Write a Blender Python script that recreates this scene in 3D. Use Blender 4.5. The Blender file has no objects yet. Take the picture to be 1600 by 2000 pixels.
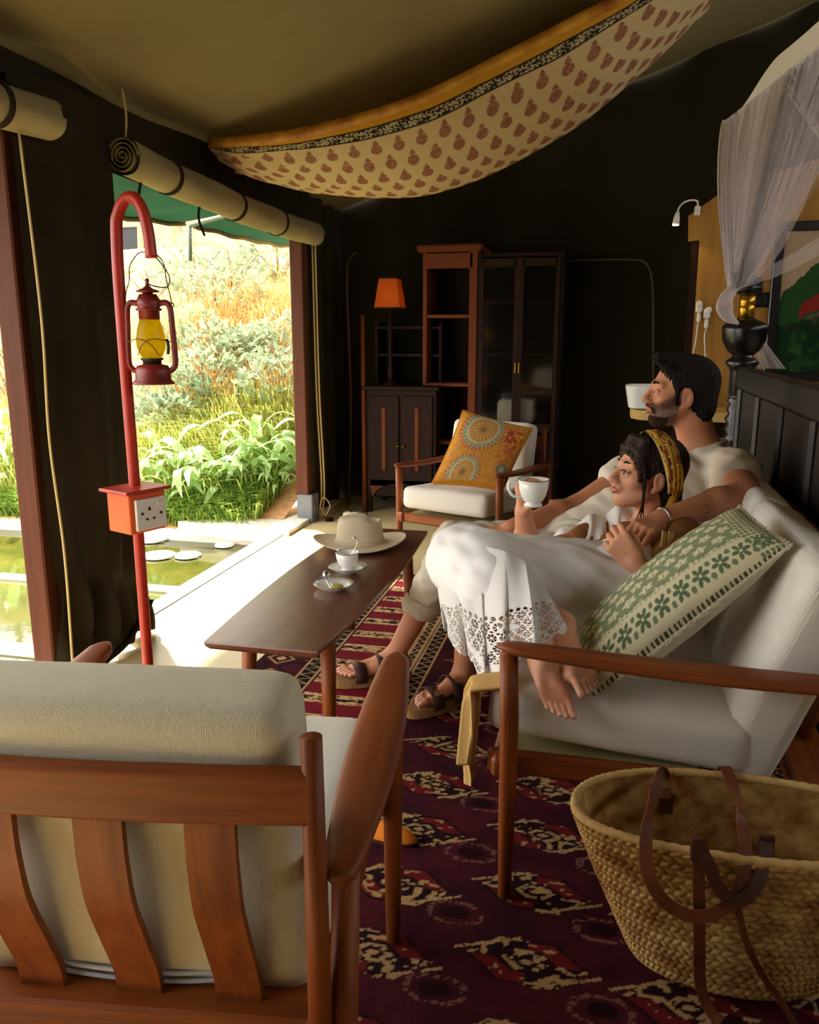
import bpy, math, random
import numpy as np
from mathutils import Matrix, Vector, Euler

S = bpy.context.scene
COL = S.collection
# ---------------------------------------------------------------- camera
CAM_H, FPX = 1.25, 1600.0
PITCH, YAW = math.atan(350 / 1600.0), math.radians(13.4)
cd = bpy.data.cameras.new('camera')
cd.sensor_fit = 'VERTICAL'; cd.sensor_height = 36.0; cd.lens = FPX / 2000.0 * 36.0
cd.clip_start = 0.05; cd.clip_end = 200
cam = bpy.data.objects.new('camera', cd); COL.objects.link(cam)
cam.location = (0, 0, CAM_H)
cam.rotation_euler = Euler((math.pi / 2 - PITCH, 0, YAW), 'XYZ')
S.camera = cam
# ---------------------------------------------------------------- sky, sun, exposure
W = bpy.data.worlds.new('sky'); S.world = W; W.use_nodes = True
wn = W.node_tree.nodes; wl = W.node_tree.links
for n in list(wn): wn.remove(n)
wo = wn.new('ShaderNodeOutputWorld'); wb = wn.new('ShaderNodeBackground')
wb.inputs['Color'].default_value = (1.0, 0.98, 0.94, 1); wb.inputs['Strength'].default_value = 4.2
wl.new(wb.outputs[0], wo.inputs[0])
sd = bpy.data.lights.new('sun', 'SUN'); sd.energy = 15.0; sd.angle = math.radians(2.0); sd.color = (1.0, 0.93, 0.80)
sun = bpy.data.objects.new('sun', sd); COL.objects.link(sun)
sun.location = (-5, 2, 8)
sun.rotation_euler = Vector((-0.62, 0.60, 0.95)).to_track_quat('Z', 'Y').to_euler()
S.view_settings.view_transform = 'Standard'; S.view_settings.look = 'None'
S.view_settings.gamma = 1.0; S.view_settings.use_curve_mapping = False
S.view_settings.exposure = 0.36

# ---------------------------------------------------------------- helpers
_cp, _sp, _cw, _sw = math.cos(PITCH), math.sin(PITCH), math.cos(YAW), math.sin(YAW)
def at(x, y, X=None, Y=None, Z=None, D=None):
    """room point seen at photo pixel x,y and lying on a given plane or at a given forward distance"""
    a, b = x - 800.0, 1000.0 - y
    h, v = FPX * _cp + b * _sp, b * _cp - FPX * _sp
    r = (a * _cw - h * _sw, a * _sw + h * _cw, v)
    if D is not None: t = D / h
    elif X is not None: t = X / r[0]
    elif Y is not None: t = Y / r[1]
    else: t = (Z - CAM_H) / r[2]
    return np.array((r[0] * t, r[1] * t, CAM_H + r[2] * t))

def lin(c):
    return tuple((u / 12.92 if u <= 0.04045 else ((u + 0.055) / 1.055) ** 2.4) for u in c)
def rgb(r, g, b): return lin((r / 255., g / 255., b / 255.))

MATS = {}
def mat(name, col, rough=0.6, spec=0.3, var=None, bump=None, metal=0.0, emit=None, wood=None, weave=None,
        sheen=0.0, trans=0.0, attr=None, alpha=None, transl=None, coat=0.0, sss=0.0, coat_rough=.2):
    m = bpy.data.materials.new(name); m.use_nodes = True
    N = m.node_tree.nodes; L = m.node_tree.links
    b = N['Principled BSDF']
    b.inputs['Roughness'].default_value = rough; b.inputs['Metallic'].default_value = metal
    b.inputs['Specular IOR Level'].default_value = spec
    b.inputs['Base Color'].default_value = (*col, 1)
    b.inputs['Sheen Weight'].default_value = sheen
    b.inputs['Transmission Weight'].default_value = trans
    b.inputs['Coat Weight'].default_value = coat; b.inputs['Coat Roughness'].default_value = coat_rough
    if sss:
        b.inputs['Subsurface Weight'].default_value = sss
        b.inputs['Subsurface Radius'].default_value = (0.012, 0.005, 0.003)
    if alpha is not None: b.inputs['Alpha'].default_value = alpha
    tc = N.new('ShaderNodeTexCoord')
    colsock = None
    if attr:
        at_ = N.new('ShaderNodeAttribute'); at_.attribute_name = attr
        colsock = at_.outputs['Color']
    def noise(scale, detail=4, vec=None, rough_=0.6):
        n = N.new('ShaderNodeTexNoise'); n.inputs['Scale'].default_value = scale
        n.inputs['Detail'].default_value = detail; n.inputs['Roughness'].default_value = rough_
        L.new(vec or tc.outputs['Object'], n.inputs['Vector']); return n
    if wood:                       # grain stretched along an axis: (axis, col2)
        ax, c2 = wood
        mp = N.new('ShaderNodeMapping'); sc = [26.0, 26.0, 26.0]; sc['xyz'.index(ax)] = 1.6
        mp.inputs['Scale'].default_value = sc; L.new(tc.outputs['Object'], mp.inputs['Vector'])
        n = noise(1.5, 6, mp.outputs[0], 0.65)
        r = N.new('ShaderNodeValToRGB'); r.color_ramp.elements[0].position = 0.32; r.color_ramp.elements[1].position = 0.72
        r.color_ramp.elements[0].color = (*c2, 1); r.color_ramp.elements[1].color = (*col, 1)
        L.new(n.outputs['Fac'], r.inputs['Fac']); colsock = r.outputs['Color']
    if var:                        # (scale, other colour)
        n = noise(var[0], 5)
        r = N.new('ShaderNodeValToRGB'); r.color_ramp.elements[0].position = 0.35; r.color_ramp.elements[1].position = 0.68
        mx = N.new('ShaderNodeMix'); mx.data_type = 'RGBA'
        L.new(n.outputs['Fac'], r.inputs['Fac']); L.new(r.outputs['Color'], mx.inputs[0])
        if colsock is None: mx.inputs[6].default_value = (*col, 1)
        else: L.new(colsock, mx.inputs[6])
        if attr or wood:
            mx.blend_type = 'MULTIPLY'
        mx.inputs[7].default_value = (*var[1], 1)
        colsock = mx.outputs[2]
    if colsock is not None: L.new(colsock, b.inputs['Base Color'])
    if emit: 
        b.inputs['Emission Color'].default_value = (*emit[0], 1); b.inputs['Emission Strength'].default_value = emit[1]
    hgt = None
    if bump:
        n = noise(bump[0], 5); bp = N.new('ShaderNodeBump'); bp.inputs['Strength'].default_value = bump[1]
        bp.inputs['Distance'].default_value = bump[2] if len(bump) > 2 else 0.01
        L.new(n.outputs['Fac'], bp.inputs['Height']); L.new(bp.outputs[0], b.inputs['Normal']); hgt = bp
    if weave:                      # fine thread relief
        w1 = N.new('ShaderNodeTexWave'); w1.inputs['Scale'].default_value = weave[0]; w1.bands_direction = 'X'
        w2 = N.new('ShaderNodeTexWave'); w2.inputs['Scale'].default_value = weave[0]; w2.bands_direction = 'Z'
        for w in (w1, w2):
            w.inputs['Distortion'].default_value = 2.0; w.inputs['Detail'].default_value = 2
            L.new(tc.outputs['Object'], w.inputs['Vector'])
        ad = N.new('ShaderNodeMath'); ad.operation = 'ADD'
        L.new(w1.outputs['Fac'], ad.inputs[0]); L.new(w2.outputs['Fac'], ad.inputs[1])
        bp = N.new('ShaderNodeBump'); bp.inputs['Strength'].default_value = weave[1]; bp.inputs['Distance'].default_value = 0.004
        L.new(ad.outputs[0], bp.inputs['Height'])
        if hgt: L.new(hgt.outputs[0], bp.inputs['Normal'])
        L.new(bp.outputs[0], b.inputs['Normal'])
    if transl:                     # thin cloth or leaf: part of the light passes through
        t = N.new('ShaderNodeBsdfTranslucent'); ms = N.new('ShaderNodeMixShader'); ms.inputs[0].default_value = transl
        t.inputs['Color'].default_value = (*col, 1)
        if colsock is not None: L.new(colsock, t.inputs['Color'])
        o = N['Material Output']
        L.new(b.outputs[0], ms.inputs[1]); L.new(t.outputs[0], ms.inputs[2]); L.new(ms.outputs[0], o.inputs['Surface'])
    if alpha is not None:          # open weave: part of the cloth is simply holes
        o = N['Material Output']; src = o.inputs['Surface'].links[0].from_socket
        b.inputs['Alpha'].default_value = 1.0
        tp = N.new('ShaderNodeBsdfTransparent'); ms = N.new('ShaderNodeMixShader'); ms.inputs[0].default_value = alpha
        L.new(tp.outputs[0], ms.inputs[1]); L.new(src, ms.inputs[2]); L.new(ms.outputs[0], o.inputs['Surface'])
    MATS[name] = m
    return m

def tag(o, label=None, cat=None, group=None, kind=None):
    if label: o['label'] = label
    if cat: o['category'] = cat
    if group: o['group'] = group
    if kind: o['kind'] = kind
    return o
def empty(name, loc=(0, 0, 0), rz=0.0, label=None, cat=None, group=None):
    o = bpy.data.objects.new(name, None); COL.objects.link(o)
    o.location = tuple(float(v) for v in loc); o.rotation_euler = (0, 0, rz); o.empty_display_size = 0.05
    return tag(o, label, cat, group)

class MB:
    """collects shapes into one mesh"""
    def __init__(s): s.v = []; s.f = []; s.c = []
    def add(s, v, f, c=None):
        k = len(s.v); s.v.extend([tuple(map(float, p)) for p in v]); s.f.extend([tuple(int(i) + k for i in q) for q in f])
        if c is not None: s.c.extend([tuple(map(float, q)) for q in c])
        return s
    def box(s, c, d, rot=None, bev=0.0):
        hx, hy, hz = d[0] / 2., d[1] / 2., d[2] / 2.
        if bev > 0:
            e = min(bev, hx * .9, hy * .9, hz * .9); V = []; 
            idx = {}
            for sx in (-1, 1):
                for sy in (-1, 1):
                    for sz in (-1, 1):
                        for a in range(3):
                            p = [sx * (hx - e), sy * (hy - e), sz * (hz - e)]
                            p[a] = (sx * hx, sy * hy, sz * hz)[a]
                            idx[(sx, sy, sz, a)] = len(V); V.append(p)
            Fc = []
            I = idx
            for a in range(3):
                b_, c_ = (a + 1) % 3, (a + 2) % 3
                for sg in (-1, 1):
                    q = []
                    for (u, w) in ((-1, -1), (1, -1), (1, 1), (-1, 1)):
                        k = [0, 0, 0]; k[a] = sg; k[b_] = u; k[c_] = w; q.append(I[(*k, a)])
                    Fc.append(q if sg > 0 else q[::-1])
                # edges running along a
                for u in (-1, 1):
                    for w in (-1, 1):
                        k0 = [0, 0, 0]; k1 = [0, 0, 0]
                        k0[a] = -1; k1[a] = 1
                        for k in (k0, k1): k[b_] = u; k[c_] = w
                        q = [I[(*k0, b_)], I[(*k1, b_)], I[(*k1, c_)], I[(*k0, c_)]]
                        Fc.append(q if u * w < 0 else q[::-1])
            for sx in (-1, 1):
                for sy in (-1, 1):
                    for sz in (-1, 1):
                        q = [I[(sx, sy, sz, 0)], I[(sx, sy, sz, 1)], I[(sx, sy, sz, 2)]]
                        Fc.append(q if sx * sy * sz > 0 else q[::-1])
        else:
            V = [(x, y, z) for x in (-hx, hx) for y in (-hy, hy) for z in (-hz, hz)]
            Fc = [(0, 1, 3, 2), (4, 6, 7, 5), (0, 4, 5, 1), (2, 3, 7, 6), (0, 2, 6, 4), (1, 5, 7, 3)]
        M_ = Euler(rot).to_matrix() if rot is not None else Matrix.Identity(3)
        return s.add([M_ @ Vector(p) + Vector(tuple(map(float, c))) for p in V], Fc)
    def tube(s, path, r, n=12, cap=True, closed=False, flat=None, up=None, u0=None):
        """round (or flat=(w,t) strap) sweep along path; r number or list"""
        P = np.array([tuple(map(float, p)) for p in path]); m = len(P)
        R = np.full(m, r) if np.isscalar(r) else np.array(r, float)
        T = np.zeros_like(P)
        T[1:-1] = P[2:] - P[:-2]; T[0] = P[1] - P[0]; T[-1] = P[-1] - P[-2]
        if closed: T[0] = P[1] - P[-1]; T[-1] = P[0] - P[-2]
        T /= np.linalg.norm(T, axis=1)[:, None] + 1e-9
        u = np.array(u0, float) if u0 is not None else np.array(up if up is not None else ((0, 0, 1) if abs(T[0][2]) < .9 else (1, 0, 0)), float)
        V = []
        for i in range(m):
            u = np.array(up, float) if up is not None else u
            u = u - T[i] * u.dot(T[i]); u /= np.linalg.norm(u) + 1e-9
            w = np.cross(T[i], u)
            if flat:
                wd, th = (flat[0][i], flat[1]) if hasattr(flat[0], '__len__') else flat
                for a, b in ((-1, -1), (1, -1), (1, 1), (-1, 1)): V.append(P[i] + w * a * wd / 2 + u * b * th / 2)
            else:
                for k in range(n):
                    an = 2 * math.pi * k / n; V.append(P[i] + R[i] * (math.cos(an) * u + math.sin(an) * w))
        if flat: n = 4
        Fc = []
        for i in range(m if closed else m - 1):
            j = (i + 1) % m
            for k in range(n):
                k2 = (k + 1) % n; Fc.append((i * n + k, i * n + k2, j * n + k2, j * n + k))
        if cap and not closed:
            Fc.append(tuple(range(n))[::-1]); Fc.append(tuple((m - 1) * n + k for k in range(n)))
        return s.add(V, Fc)
    def lathe(s, prof, n=24, c=(0, 0, 0), flute=None, axis=None):
        """profile list (r,z) turned about z"""
        V = []; m = len(prof)
        Rm = Vector((0, 0, 1)).rotation_difference(Vector(axis)).to_matrix() if axis is not None else None
        for i, (r, z) in enumerate(prof):
            for k in range(n):
                an = 2 * math.pi * k / n
                rr = r * (1 - (flute[2] if k % 2 else 0)) if flute and flute[0] <= i <= flute[1] else r
                p = Vector((rr * math.cos(an), rr * math.sin(an), z))
                if Rm: p = Rm @ p
                V.append((p[0] + c[0], p[1] + c[1], p[2] + c[2]))
        Fc = [(i * n + k, i * n + (k + 1) % n, (i + 1) * n + (k + 1) % n, (i + 1) * n + k) for i in range(m - 1) for k in range(n)]
        if prof[0][0] > 1e-5: Fc.append(tuple(range(n))[::-1])
        if prof[-1][0] > 1e-5: Fc.append(tuple((m - 1) * n + k for k in range(n)))
        return s.add(V, Fc)
    def prism(s, poly, z0, z1, M_=None):
        """polygon (x,y) extruded z0..z1, optionally transformed"""
        n = len(poly); V = [(x, y, z) for z in (z0, z1) for x, y in poly]
        if M_ is not None: V = [M_ @ Vector(p) for p in V]
        Fc = [tuple(range(n))[::-1], tuple(range(n, 2 * n))] + [(i, (i + 1) % n, n + (i + 1) % n, n + i) for i in range(n)]
        return s.add(V, Fc)
    def grid(s, fn, nu, nv, col=None, closeu=False, thick=None):
        u = np.linspace(0, 1, nu); v = np.linspace(0, 1, nv)
        U, Vv = np.meshgrid(u, v, indexing='ij')
        P = np.stack(fn(U, Vv), -1).reshape(-1, 3)
        i, j = np.meshgrid(np.arange(nu - 1), np.arange(nv - 1), indexing='ij')
        a = (i * nv + j).ravel(); Fc = np.stack([a, a + nv, a + nv + 1, a + 1], 1)
        c = None
        if col is not None:
            c = np.stack(col(U, Vv), -1).reshape(-1, 3)
        return s.add(P, Fc, c)
    def build(s, name, m, parent=None, smooth=True, sharp=None, world=False, kind=None, mods=None, weld=False):
        me = bpy.data.meshes.new(name)
        V = s.v
        if world and parent is not None:
            l = Vector((0, 0, 0)); q = parent
            while q is not None: l = l + q.location; q = q.parent
            V = [(p[0] - l[0], p[1] - l[1], p[2] - l[2]) for p in V]
        me.from_pydata(V, [], s.f); me.validate()
        if s.c and len(s.c) == len(me.vertices):
            a = me.color_attributes.new('Col', 'FLOAT_COLOR', 'POINT')
            arr = np.ones((len(s.c), 4), np.float32); arr[:, :3] = np.array(s.c); a.data.foreach_set('color', arr.ravel())
        if smooth:
            me.polygons.foreach_set('use_smooth', np.ones(len(me.polygons), bool))
            if sharp: me.set_sharp_from_angle(angle=math.radians(sharp))
        me.materials.append(MATS[m] if isinstance(m, str) else m)
        o = bpy.data.objects.new(name, me); COL.objects.link(o)
        if parent is not None: o.parent = parent
        if kind: o['kind'] = kind
        if mods: mods(o)
        return o
def top(name, mb, m, label, cat, group=None, **k):
    """a thing that is one mesh: origin moved to its base"""
    P = np.array(mb.v); c = (P.max(0) + P.min(0)) / 2; c[2] = P[:, 2].min()
    mb.v = [tuple(p) for p in (P - c)]
    o = mb.build(name, m, None, **k); o.location = tuple(float(q) for q in c)
    return tag(o, label, cat, group)
def copy_tree(o, parent=None):
    c = o.copy(); COL.objects.link(c); c.parent = parent
    for ch in list(o.children): copy_tree(ch, c)
    return c
def spline(pts, n=8):
    """Catmull-Rom through points"""
    P = [np.array(p, float) for p in pts]; P = [2 * P[0] - P[1]] + P + [2 * P[-1] - P[-2]]
    out = []
    for i in range(1, len(P) - 2):
        for t in np.linspace(0, 1, n, endpoint=False):
            a, b, c, d = P[i - 1], P[i], P[i + 1], P[i + 2]
            out.append(.5 * ((2 * b) + (c - a) * t + (2 * a - 5 * b + 4 * c - d) * t * t + (3 * b - a - 3 * c + d) * t ** 3))
    out.append(P[-2]); return out
def hash2(a, b): 
    v = np.sin(a * 127.1 + b * 311.7) * 43758.5453; return v - np.floor(v)
def vnoise(x, y):
    xi, yi = np.floor(x), np.floor(y); xf, yf = x - xi, y - yi
    u, v = xf * xf * (3 - 2 * xf), yf * yf * (3 - 2 * yf)
    return (hash2(xi, yi) * (1 - u) + hash2(xi + 1, yi) * u) * (1 - v) + (hash2(xi, yi + 1) * (1 - u) + hash2(xi + 1, yi + 1) * u) * v
def fbm(x, y, o=4):
    s = 0; a = .5
    for i in range(o): s = s + a * vnoise(x * 2 ** i + 17 * i, y * 2 ** i + 5 * i); a *= .5
    return s
def pick(base, *layers):
    """colour layering for printed cloth: base rgb, then (mask 0..1, rgb)"""
    o = [base[i] + 0 * layers[0][0] for i in range(3)]
    for m_, c in layers: o = [o[i] * (1 - m_) + c[i] * m_ for i in range(3)]
    return o
def sstep(a, b, x): 
    t = np.clip((x - a) / (b - a), 0, 1); return t * t * (3 - 2 * t)
# ================================================================ materials
CREAM = rgb(214, 196, 150)
mat('floor', rgb(226, 204, 152), .32, .5, var=(1.6, rgb(206, 180, 126)), bump=(9, .06))
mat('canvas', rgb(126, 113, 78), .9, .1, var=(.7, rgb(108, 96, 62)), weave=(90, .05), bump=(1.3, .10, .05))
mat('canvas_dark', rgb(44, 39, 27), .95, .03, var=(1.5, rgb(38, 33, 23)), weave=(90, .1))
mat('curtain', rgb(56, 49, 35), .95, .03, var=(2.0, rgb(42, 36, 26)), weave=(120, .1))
mat('roll_canvas', rgb(152, 138, 98), .85, .1, var=(3, rgb(134, 120, 84)), weave=(100, .1))
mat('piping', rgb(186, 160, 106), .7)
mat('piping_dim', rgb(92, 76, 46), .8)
mat('post_wood', rgb(98, 54, 34), .6, .2, wood=('z', rgb(80, 42, 26)))
mat('teak', rgb(150, 80, 32), .45, .28, wood=('z', rgb(108, 50, 18)))
mat('teak_x', rgb(150, 80, 32), .45, .28, wood=('x', rgb(106, 50, 18)))
mat('teak_y', rgb(142, 74, 32), .45, .28, wood=('y', rgb(102, 48, 20)))
mat('table_top', rgb(120, 64, 38), .30, .6, coat=.8, coat_rough=.24, wood=('y', rgb(78, 38, 22)), bump=(40, .08))
mat('linen', rgb(226, 220, 208), .9, .1, weave=(150, .35), sheen=.2, bump=(5, .12, .02))
mat('linen_cream', rgb(214, 204, 178), .9, .1, weave=(150, .35), sheen=.2, bump=(5, .12, .02))
mat('linen_olive', rgb(170, 158, 110), .9, .1, weave=(150, .35))
mat('zip', rgb(190, 194, 206), .6)
mat('red_paint', rgb(176, 40, 18), .38, .5, var=(8, rgb(150, 30, 14)))
mat('orange_paint', rgb(222, 92, 26), .45, .4, var=(6, rgb(206, 74, 20)))
mat('lantern_red', rgb(140, 34, 20), .42, .5, var=(14, rgb(96, 24, 16)))
mat('dark_metal', rgb(40, 34, 30), .5, .4)
mat('wire', rgb(96, 62, 34), .45, .5, metal=.5)
mat('yellow_glass', rgb(250, 226, 30), .25, .5, var=(40, rgb(236, 206, 26)), transl=.85)
mat('white_plastic', rgb(226, 222, 212), .4, .4)
mat('black_plastic', rgb(16, 15, 14), .5, .3)
mat('steel_grey', rgb(120, 122, 124), .5, .4, var=(12, rgb(100, 102, 104)))
mat('awning', rgb(30, 84, 62), .8, .1, var=(3, rgb(36, 66, 46)), transl=.10)
mat('awning_hem', rgb(120, 108, 66), .9, .1)
mat('pipe_grey', rgb(112, 124, 108), .5, .4)
mat('strap_black', rgb(20, 18, 14), .9)
mat('porcelain', rgb(238, 236, 230), .18, .6)
mat('gilt', rgb(150, 116, 60), .3, .6, metal=.7)
mat('straw_hat', rgb(222, 204, 174), .8, .1, weave=(260, .5))
mat('hat_band', rgb(204, 186, 156), .8, .1, weave=(200, .3))
mat('chrome', rgb(200, 200, 198), .12, .6, metal=1.0)
mat('lemon', rgb(196, 176, 90), .4)
mat('dark_wood', rgb(44, 22, 12), .6, .12, wood=('z', rgb(28, 14, 8)))
mat('cupboard_wood', rgb(106, 52, 20), .6, .15, wood=('z', rgb(94, 44, 16)))
mat('glass', (0.8, 0.8, 0.8), .06, .5, trans=1.0)
mat('shade_orange', rgb(216, 104, 24), .8, transl=.5, emit=(rgb(240, 96, 14), .02))
mat('brass', rgb(190, 142, 40), .28, .5, metal=.9)
mat('ebony', rgb(20, 16, 15), .28, .5)
mat('ebony_board', rgb(34, 25, 22), .42, .4, wood=('y', rgb(24, 17, 15)))
mat('plywood', rgb(176, 128, 54), .55, .3, wood=('z', rgb(150, 104, 40)))
mat('net', rgb(222, 214, 222), .9, .05, transl=.5, alpha=.24)
mat('net_sheer', rgb(200, 192, 200), .9, .05, transl=.5, alpha=.10)
mat('net_dense', rgb(224, 217, 222), .9, .05, transl=.45, alpha=.58)
mat('net_top', rgb(226, 220, 204), .9, .05, transl=.4)
mat('bulb', (1, .9, .6), .4, emit=((1.0, .84, .45), 9.0))
mat('leather', rgb(118, 62, 34), .5, .35, var=(20, rgb(84, 42, 24)))
mat('leather_dark', rgb(70, 38, 24), .5, .35)
mat('palm', rgb(196, 158, 98), .75, .2, var=(18, rgb(168, 126, 70)), attr='Col')
mat('palm_rim', rgb(206, 172, 112), .75, .2, var=(40, rgb(176, 138, 82)))
mat('print', (.5, .5, .5), .88, .1, attr='Col', weave=(160, .2))
mat('sari', (.5, .5, .5), .85, .1, attr='Col', transl=.3)
mat('rug', (.2, .05, .05), .95, .05, attr='Col', bump=(160, .5, .006))
mat('skin_m', rgb(196, 134, 100), .52, .3, attr='Col', bump=(90, .06, .004))
mat('skin_w', rgb(216, 156, 122), .48, .35, var=(9, rgb(206, 140, 108)), bump=(90, .04, .004))
mat('lips', rgb(190, 98, 84), .4, .4)
mat('hair_m', rgb(26, 18, 14), .7, .18, bump=(160, .9, .008))
mat('hair_w', rgb(38, 20, 13), .6, .2, bump=(140, .6, .008))
mat('beard', rgb(70, 46, 34), .85, .08, var=(40, rgb(44, 28, 22)), bump=(300, .9, .008))
mat('eye_white', rgb(224, 216, 208), .25, .5)
mat('iris', rgb(50, 34, 24), .2, .5)
mat('tshirt', rgb(214, 202, 184), .9, .1, bump=(14, .25, .02), weave=(260, .1))
mat('trousers', rgb(202, 192, 172), .9, .1, bump=(10, .3, .03), weave=(220, .15))
mat('white_cotton', rgb(232, 228, 226), .9, .1, bump=(12, .22, .02), weave=(240, .15))
mat('lace', rgb(238, 234, 230), .9, .1, weave=(300, .5))
mat('brown_cotton', rgb(138, 92, 52), .9, .1, bump=(14, .25, .02))
mat('tan_cotton', rgb(196, 158, 98), .9, .1, bump=(14, .35, .02))
mat('scarf', rgb(200, 150, 30), .8, .1, attr='Col')
mat('sandal_sole', rgb(148, 112, 70), .85, .1, bump=(60, .5))
mat('sandal_strap', rgb(74, 48, 38), .6, .3, bump=(30, .2))
mat('silver', rgb(170, 166, 160), .25, .6, metal=.9)
mat('gold', rgb(206, 158, 64), .25, .6, metal=.9)
mat('ink', rgb(40, 34, 38), .6)
mat('nail', rgb(224, 172, 150), .3, .5)
# outdoors
mat('earth', rgb(196, 138, 88), .95, .05, attr='Col', bump=(14, .6, .06))
mat('straw', rgb(232, 206, 140), .9, .1, attr='Col', transl=.35)
mat('leaf_grey', rgb(168, 180, 150), .7, .2, var=(2.5, rgb(126, 146, 102)), transl=.35)
mat('leaf_green', rgb(150, 182, 100), .6, .3, var=(3, rgb(96, 138, 60)), transl=.4)
mat('leaf_bamboo', rgb(200, 222, 166), .5, .4, var=(3, rgb(160, 192, 112)), transl=.45)
mat('leaf_yellow', rgb(190, 180, 70), .6, .3, transl=.4)
mat('bark', rgb(170, 156, 132), .9, .1, var=(10, rgb(140, 122, 98)))
mat('plaster', rgb(190, 180, 152), .9, .1, var=(2, rgb(170, 160, 132)))
mat('roof_dark', rgb(120, 112, 96), .9, .1)
mat('kerb', rgb(236, 230, 214), .7, .2, var=(3, rgb(222, 212, 190)))
mat('lily_disc', rgb(244, 244, 236), .5, .3)
# still water over a mottled bed
def water():
    m = mat('water', rgb(88, 84, 34), .05, .3, var=(5, rgb(60, 66, 26)), bump=(7, .035, .02))
    return m
water()
# ================================================================ the tent shell
XL, YB, XR, YN = -1.95, 6.05, 3.1, -1.6
EAVE, RIDGE_X, SLOPE = 2.13, 1.15, 0.36
def ceil_z(x): 
    return np.where(x < RIDGE_X, EAVE + SLOPE * (x - XL), EAVE + SLOPE * (2 * RIDGE_X - x - XL))
def struct(name, mb, m, parent=None, **k):
    o = mb.build(name, m, parent, **k)
    if parent is None: o['kind'] = 'structure'
    return o
struct('floor', MB().box(((XL + XR) / 2, (YB + YN) / 2, -.06), (XR - XL, YB - YN, .12)), 'floor', smooth=False)
def roof(u, v):
    x = XL - .12 + u * (XR + .12 - XL); y = YN + v * (YB - YN)
    z = ceil_z(x) - .08 * sstep(.1, .9, (YB - y)) * np.sin(np.pi * np.clip((x - XL) / (RIDGE_X - XL), 0, 1)) * 1.0
    z = z + .018 * fbm(x * 1.7 + 3, y * 1.3) - .02 * np.abs(np.sin(y * 1.35 + .3)) ** 8
    # creases that fan out from the tie points
    for (cx, cy, an, le, am) in ((-.72, 2.62, 1.35, .5, .022), (-.62, 2.62, 1.0, .55, .020), (-.5, 2.66, .75, .6, .02), (-.86, 2.6, 1.75, .45, .018), (-.45, 3.1, 1.2, .4, .016)):
        dx, dy = x - cx, y - cy
        t = dx * math.cos(an) + dy * math.sin(an); q = -dx * math.sin(an) + dy * math.cos(an)
        z = z - am * np.exp(-(q / .022) ** 2) * sstep(-.02, .06, t) * (1 - sstep(le * .5, le, t))
    return x, y, z
struct('ceiling', MB().grid(roof, 260, 380), 'canvas')
def back(u, v):
    x = XL - .35 + u * (XR + .35 - XL); z = -.1 + v * (ceil_z(x) + .22)
    y = YB + .02 * np.sin(x * 9 + 1.5 * np.sin(z * 2)) * (1 - .4 * v) + .02 * fbm(x * 4, z * 2)
    return x, y, z
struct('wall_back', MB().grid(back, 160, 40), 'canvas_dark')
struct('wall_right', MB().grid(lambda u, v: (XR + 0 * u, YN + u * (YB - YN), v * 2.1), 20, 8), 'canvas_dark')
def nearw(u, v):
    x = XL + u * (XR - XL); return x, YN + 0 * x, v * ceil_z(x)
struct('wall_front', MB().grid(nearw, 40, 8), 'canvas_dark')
# left side: canvas between the far post and the back corner, and the strip above the openings
def leftw(u, v):
    y = 5.10 + u * (YB + .12 - 5.10); z = -.05 + v * 2.25
    x = XL + .03 + .035 * np.sin(y * 22 + .6 * np.sin(z * 2)) * (1 - .5 * v) - .06 * u
    return x, y, z
def leftn(u, v): return XL + 0 * u, YN + u * (-.5 - YN), -.05 + v * 2.25
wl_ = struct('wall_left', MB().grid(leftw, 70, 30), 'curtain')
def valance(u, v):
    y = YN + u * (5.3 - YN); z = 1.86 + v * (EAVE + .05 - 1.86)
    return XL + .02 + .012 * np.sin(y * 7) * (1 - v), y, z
struct('light_block_panel', MB().grid(leftn, 20, 10), 'curtain', wl_)  # unseen panel behind the view, added to cut light from the near opening
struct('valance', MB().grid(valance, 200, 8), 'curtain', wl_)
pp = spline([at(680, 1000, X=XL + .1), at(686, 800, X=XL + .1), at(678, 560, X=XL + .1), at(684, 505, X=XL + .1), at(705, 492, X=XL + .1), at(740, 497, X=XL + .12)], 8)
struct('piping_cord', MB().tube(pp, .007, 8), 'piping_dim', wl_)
# ================================================================ tent posts, curtain, rolled blinds
def post(name, y, label):
    e = empty(name, (XL, y, 0), 0, label, 'post')
    MB().box((0, 0, .98), (.085, .10, 1.9), bev=.006).build('shaft', 'post_wood', e, smooth=False)
    return e
pl = post('tent_post', 2.47, 'reddish brown tent post left of the dark curtain')
cord = spline([(.148, -.088, .05), (.150, -.078, .5), (.142, -.090, .9), (.146, -.078, 1.3), (.130, -.080, 1.86)], 8)
MB().tube(cord, .0045, 8).build('piping_cord', 'piping', pl)
pr = post('tent_post', 5.13, 'reddish brown tent post with grey base box beside the pond walkway')
bs = MB().box((.02, .0, .09), (.11, .13, .20), bev=.006).build('base_box', 'steel_grey', pr, smooth=False)
MB().box((.079, -.02, .09), (.006, .05, .06), bev=.002).build('cover_plate', 'steel_grey', bs, smooth=False)
for k, dx in enumerate((0, .02)):
    cord = spline([(.075 + dx, .07, .0 + .02), (.09 + dx, .085, .25), (.075 + dx, .07, .9), (.07 + dx, .07, 1.85)], 8)
    MB().tube(cord, .006, 8).build('piping_cord', 'piping', pr)
lp = spline([(.13, .04, .03), (.10, .02, .10), (.12, .04, .16), (.16, .05, .10), (.13, .04, .03)], 6)
MB().tube(lp, .004, 6).build('cord_loop', 'piping', pr)
MB().lathe([(.0, 0), (.03, 0), (.032, .012), (.02, .02), (0, .02)], 14, (.16, .03, 0)).build('cord_stopper', 'dark_wood', pr)

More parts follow.
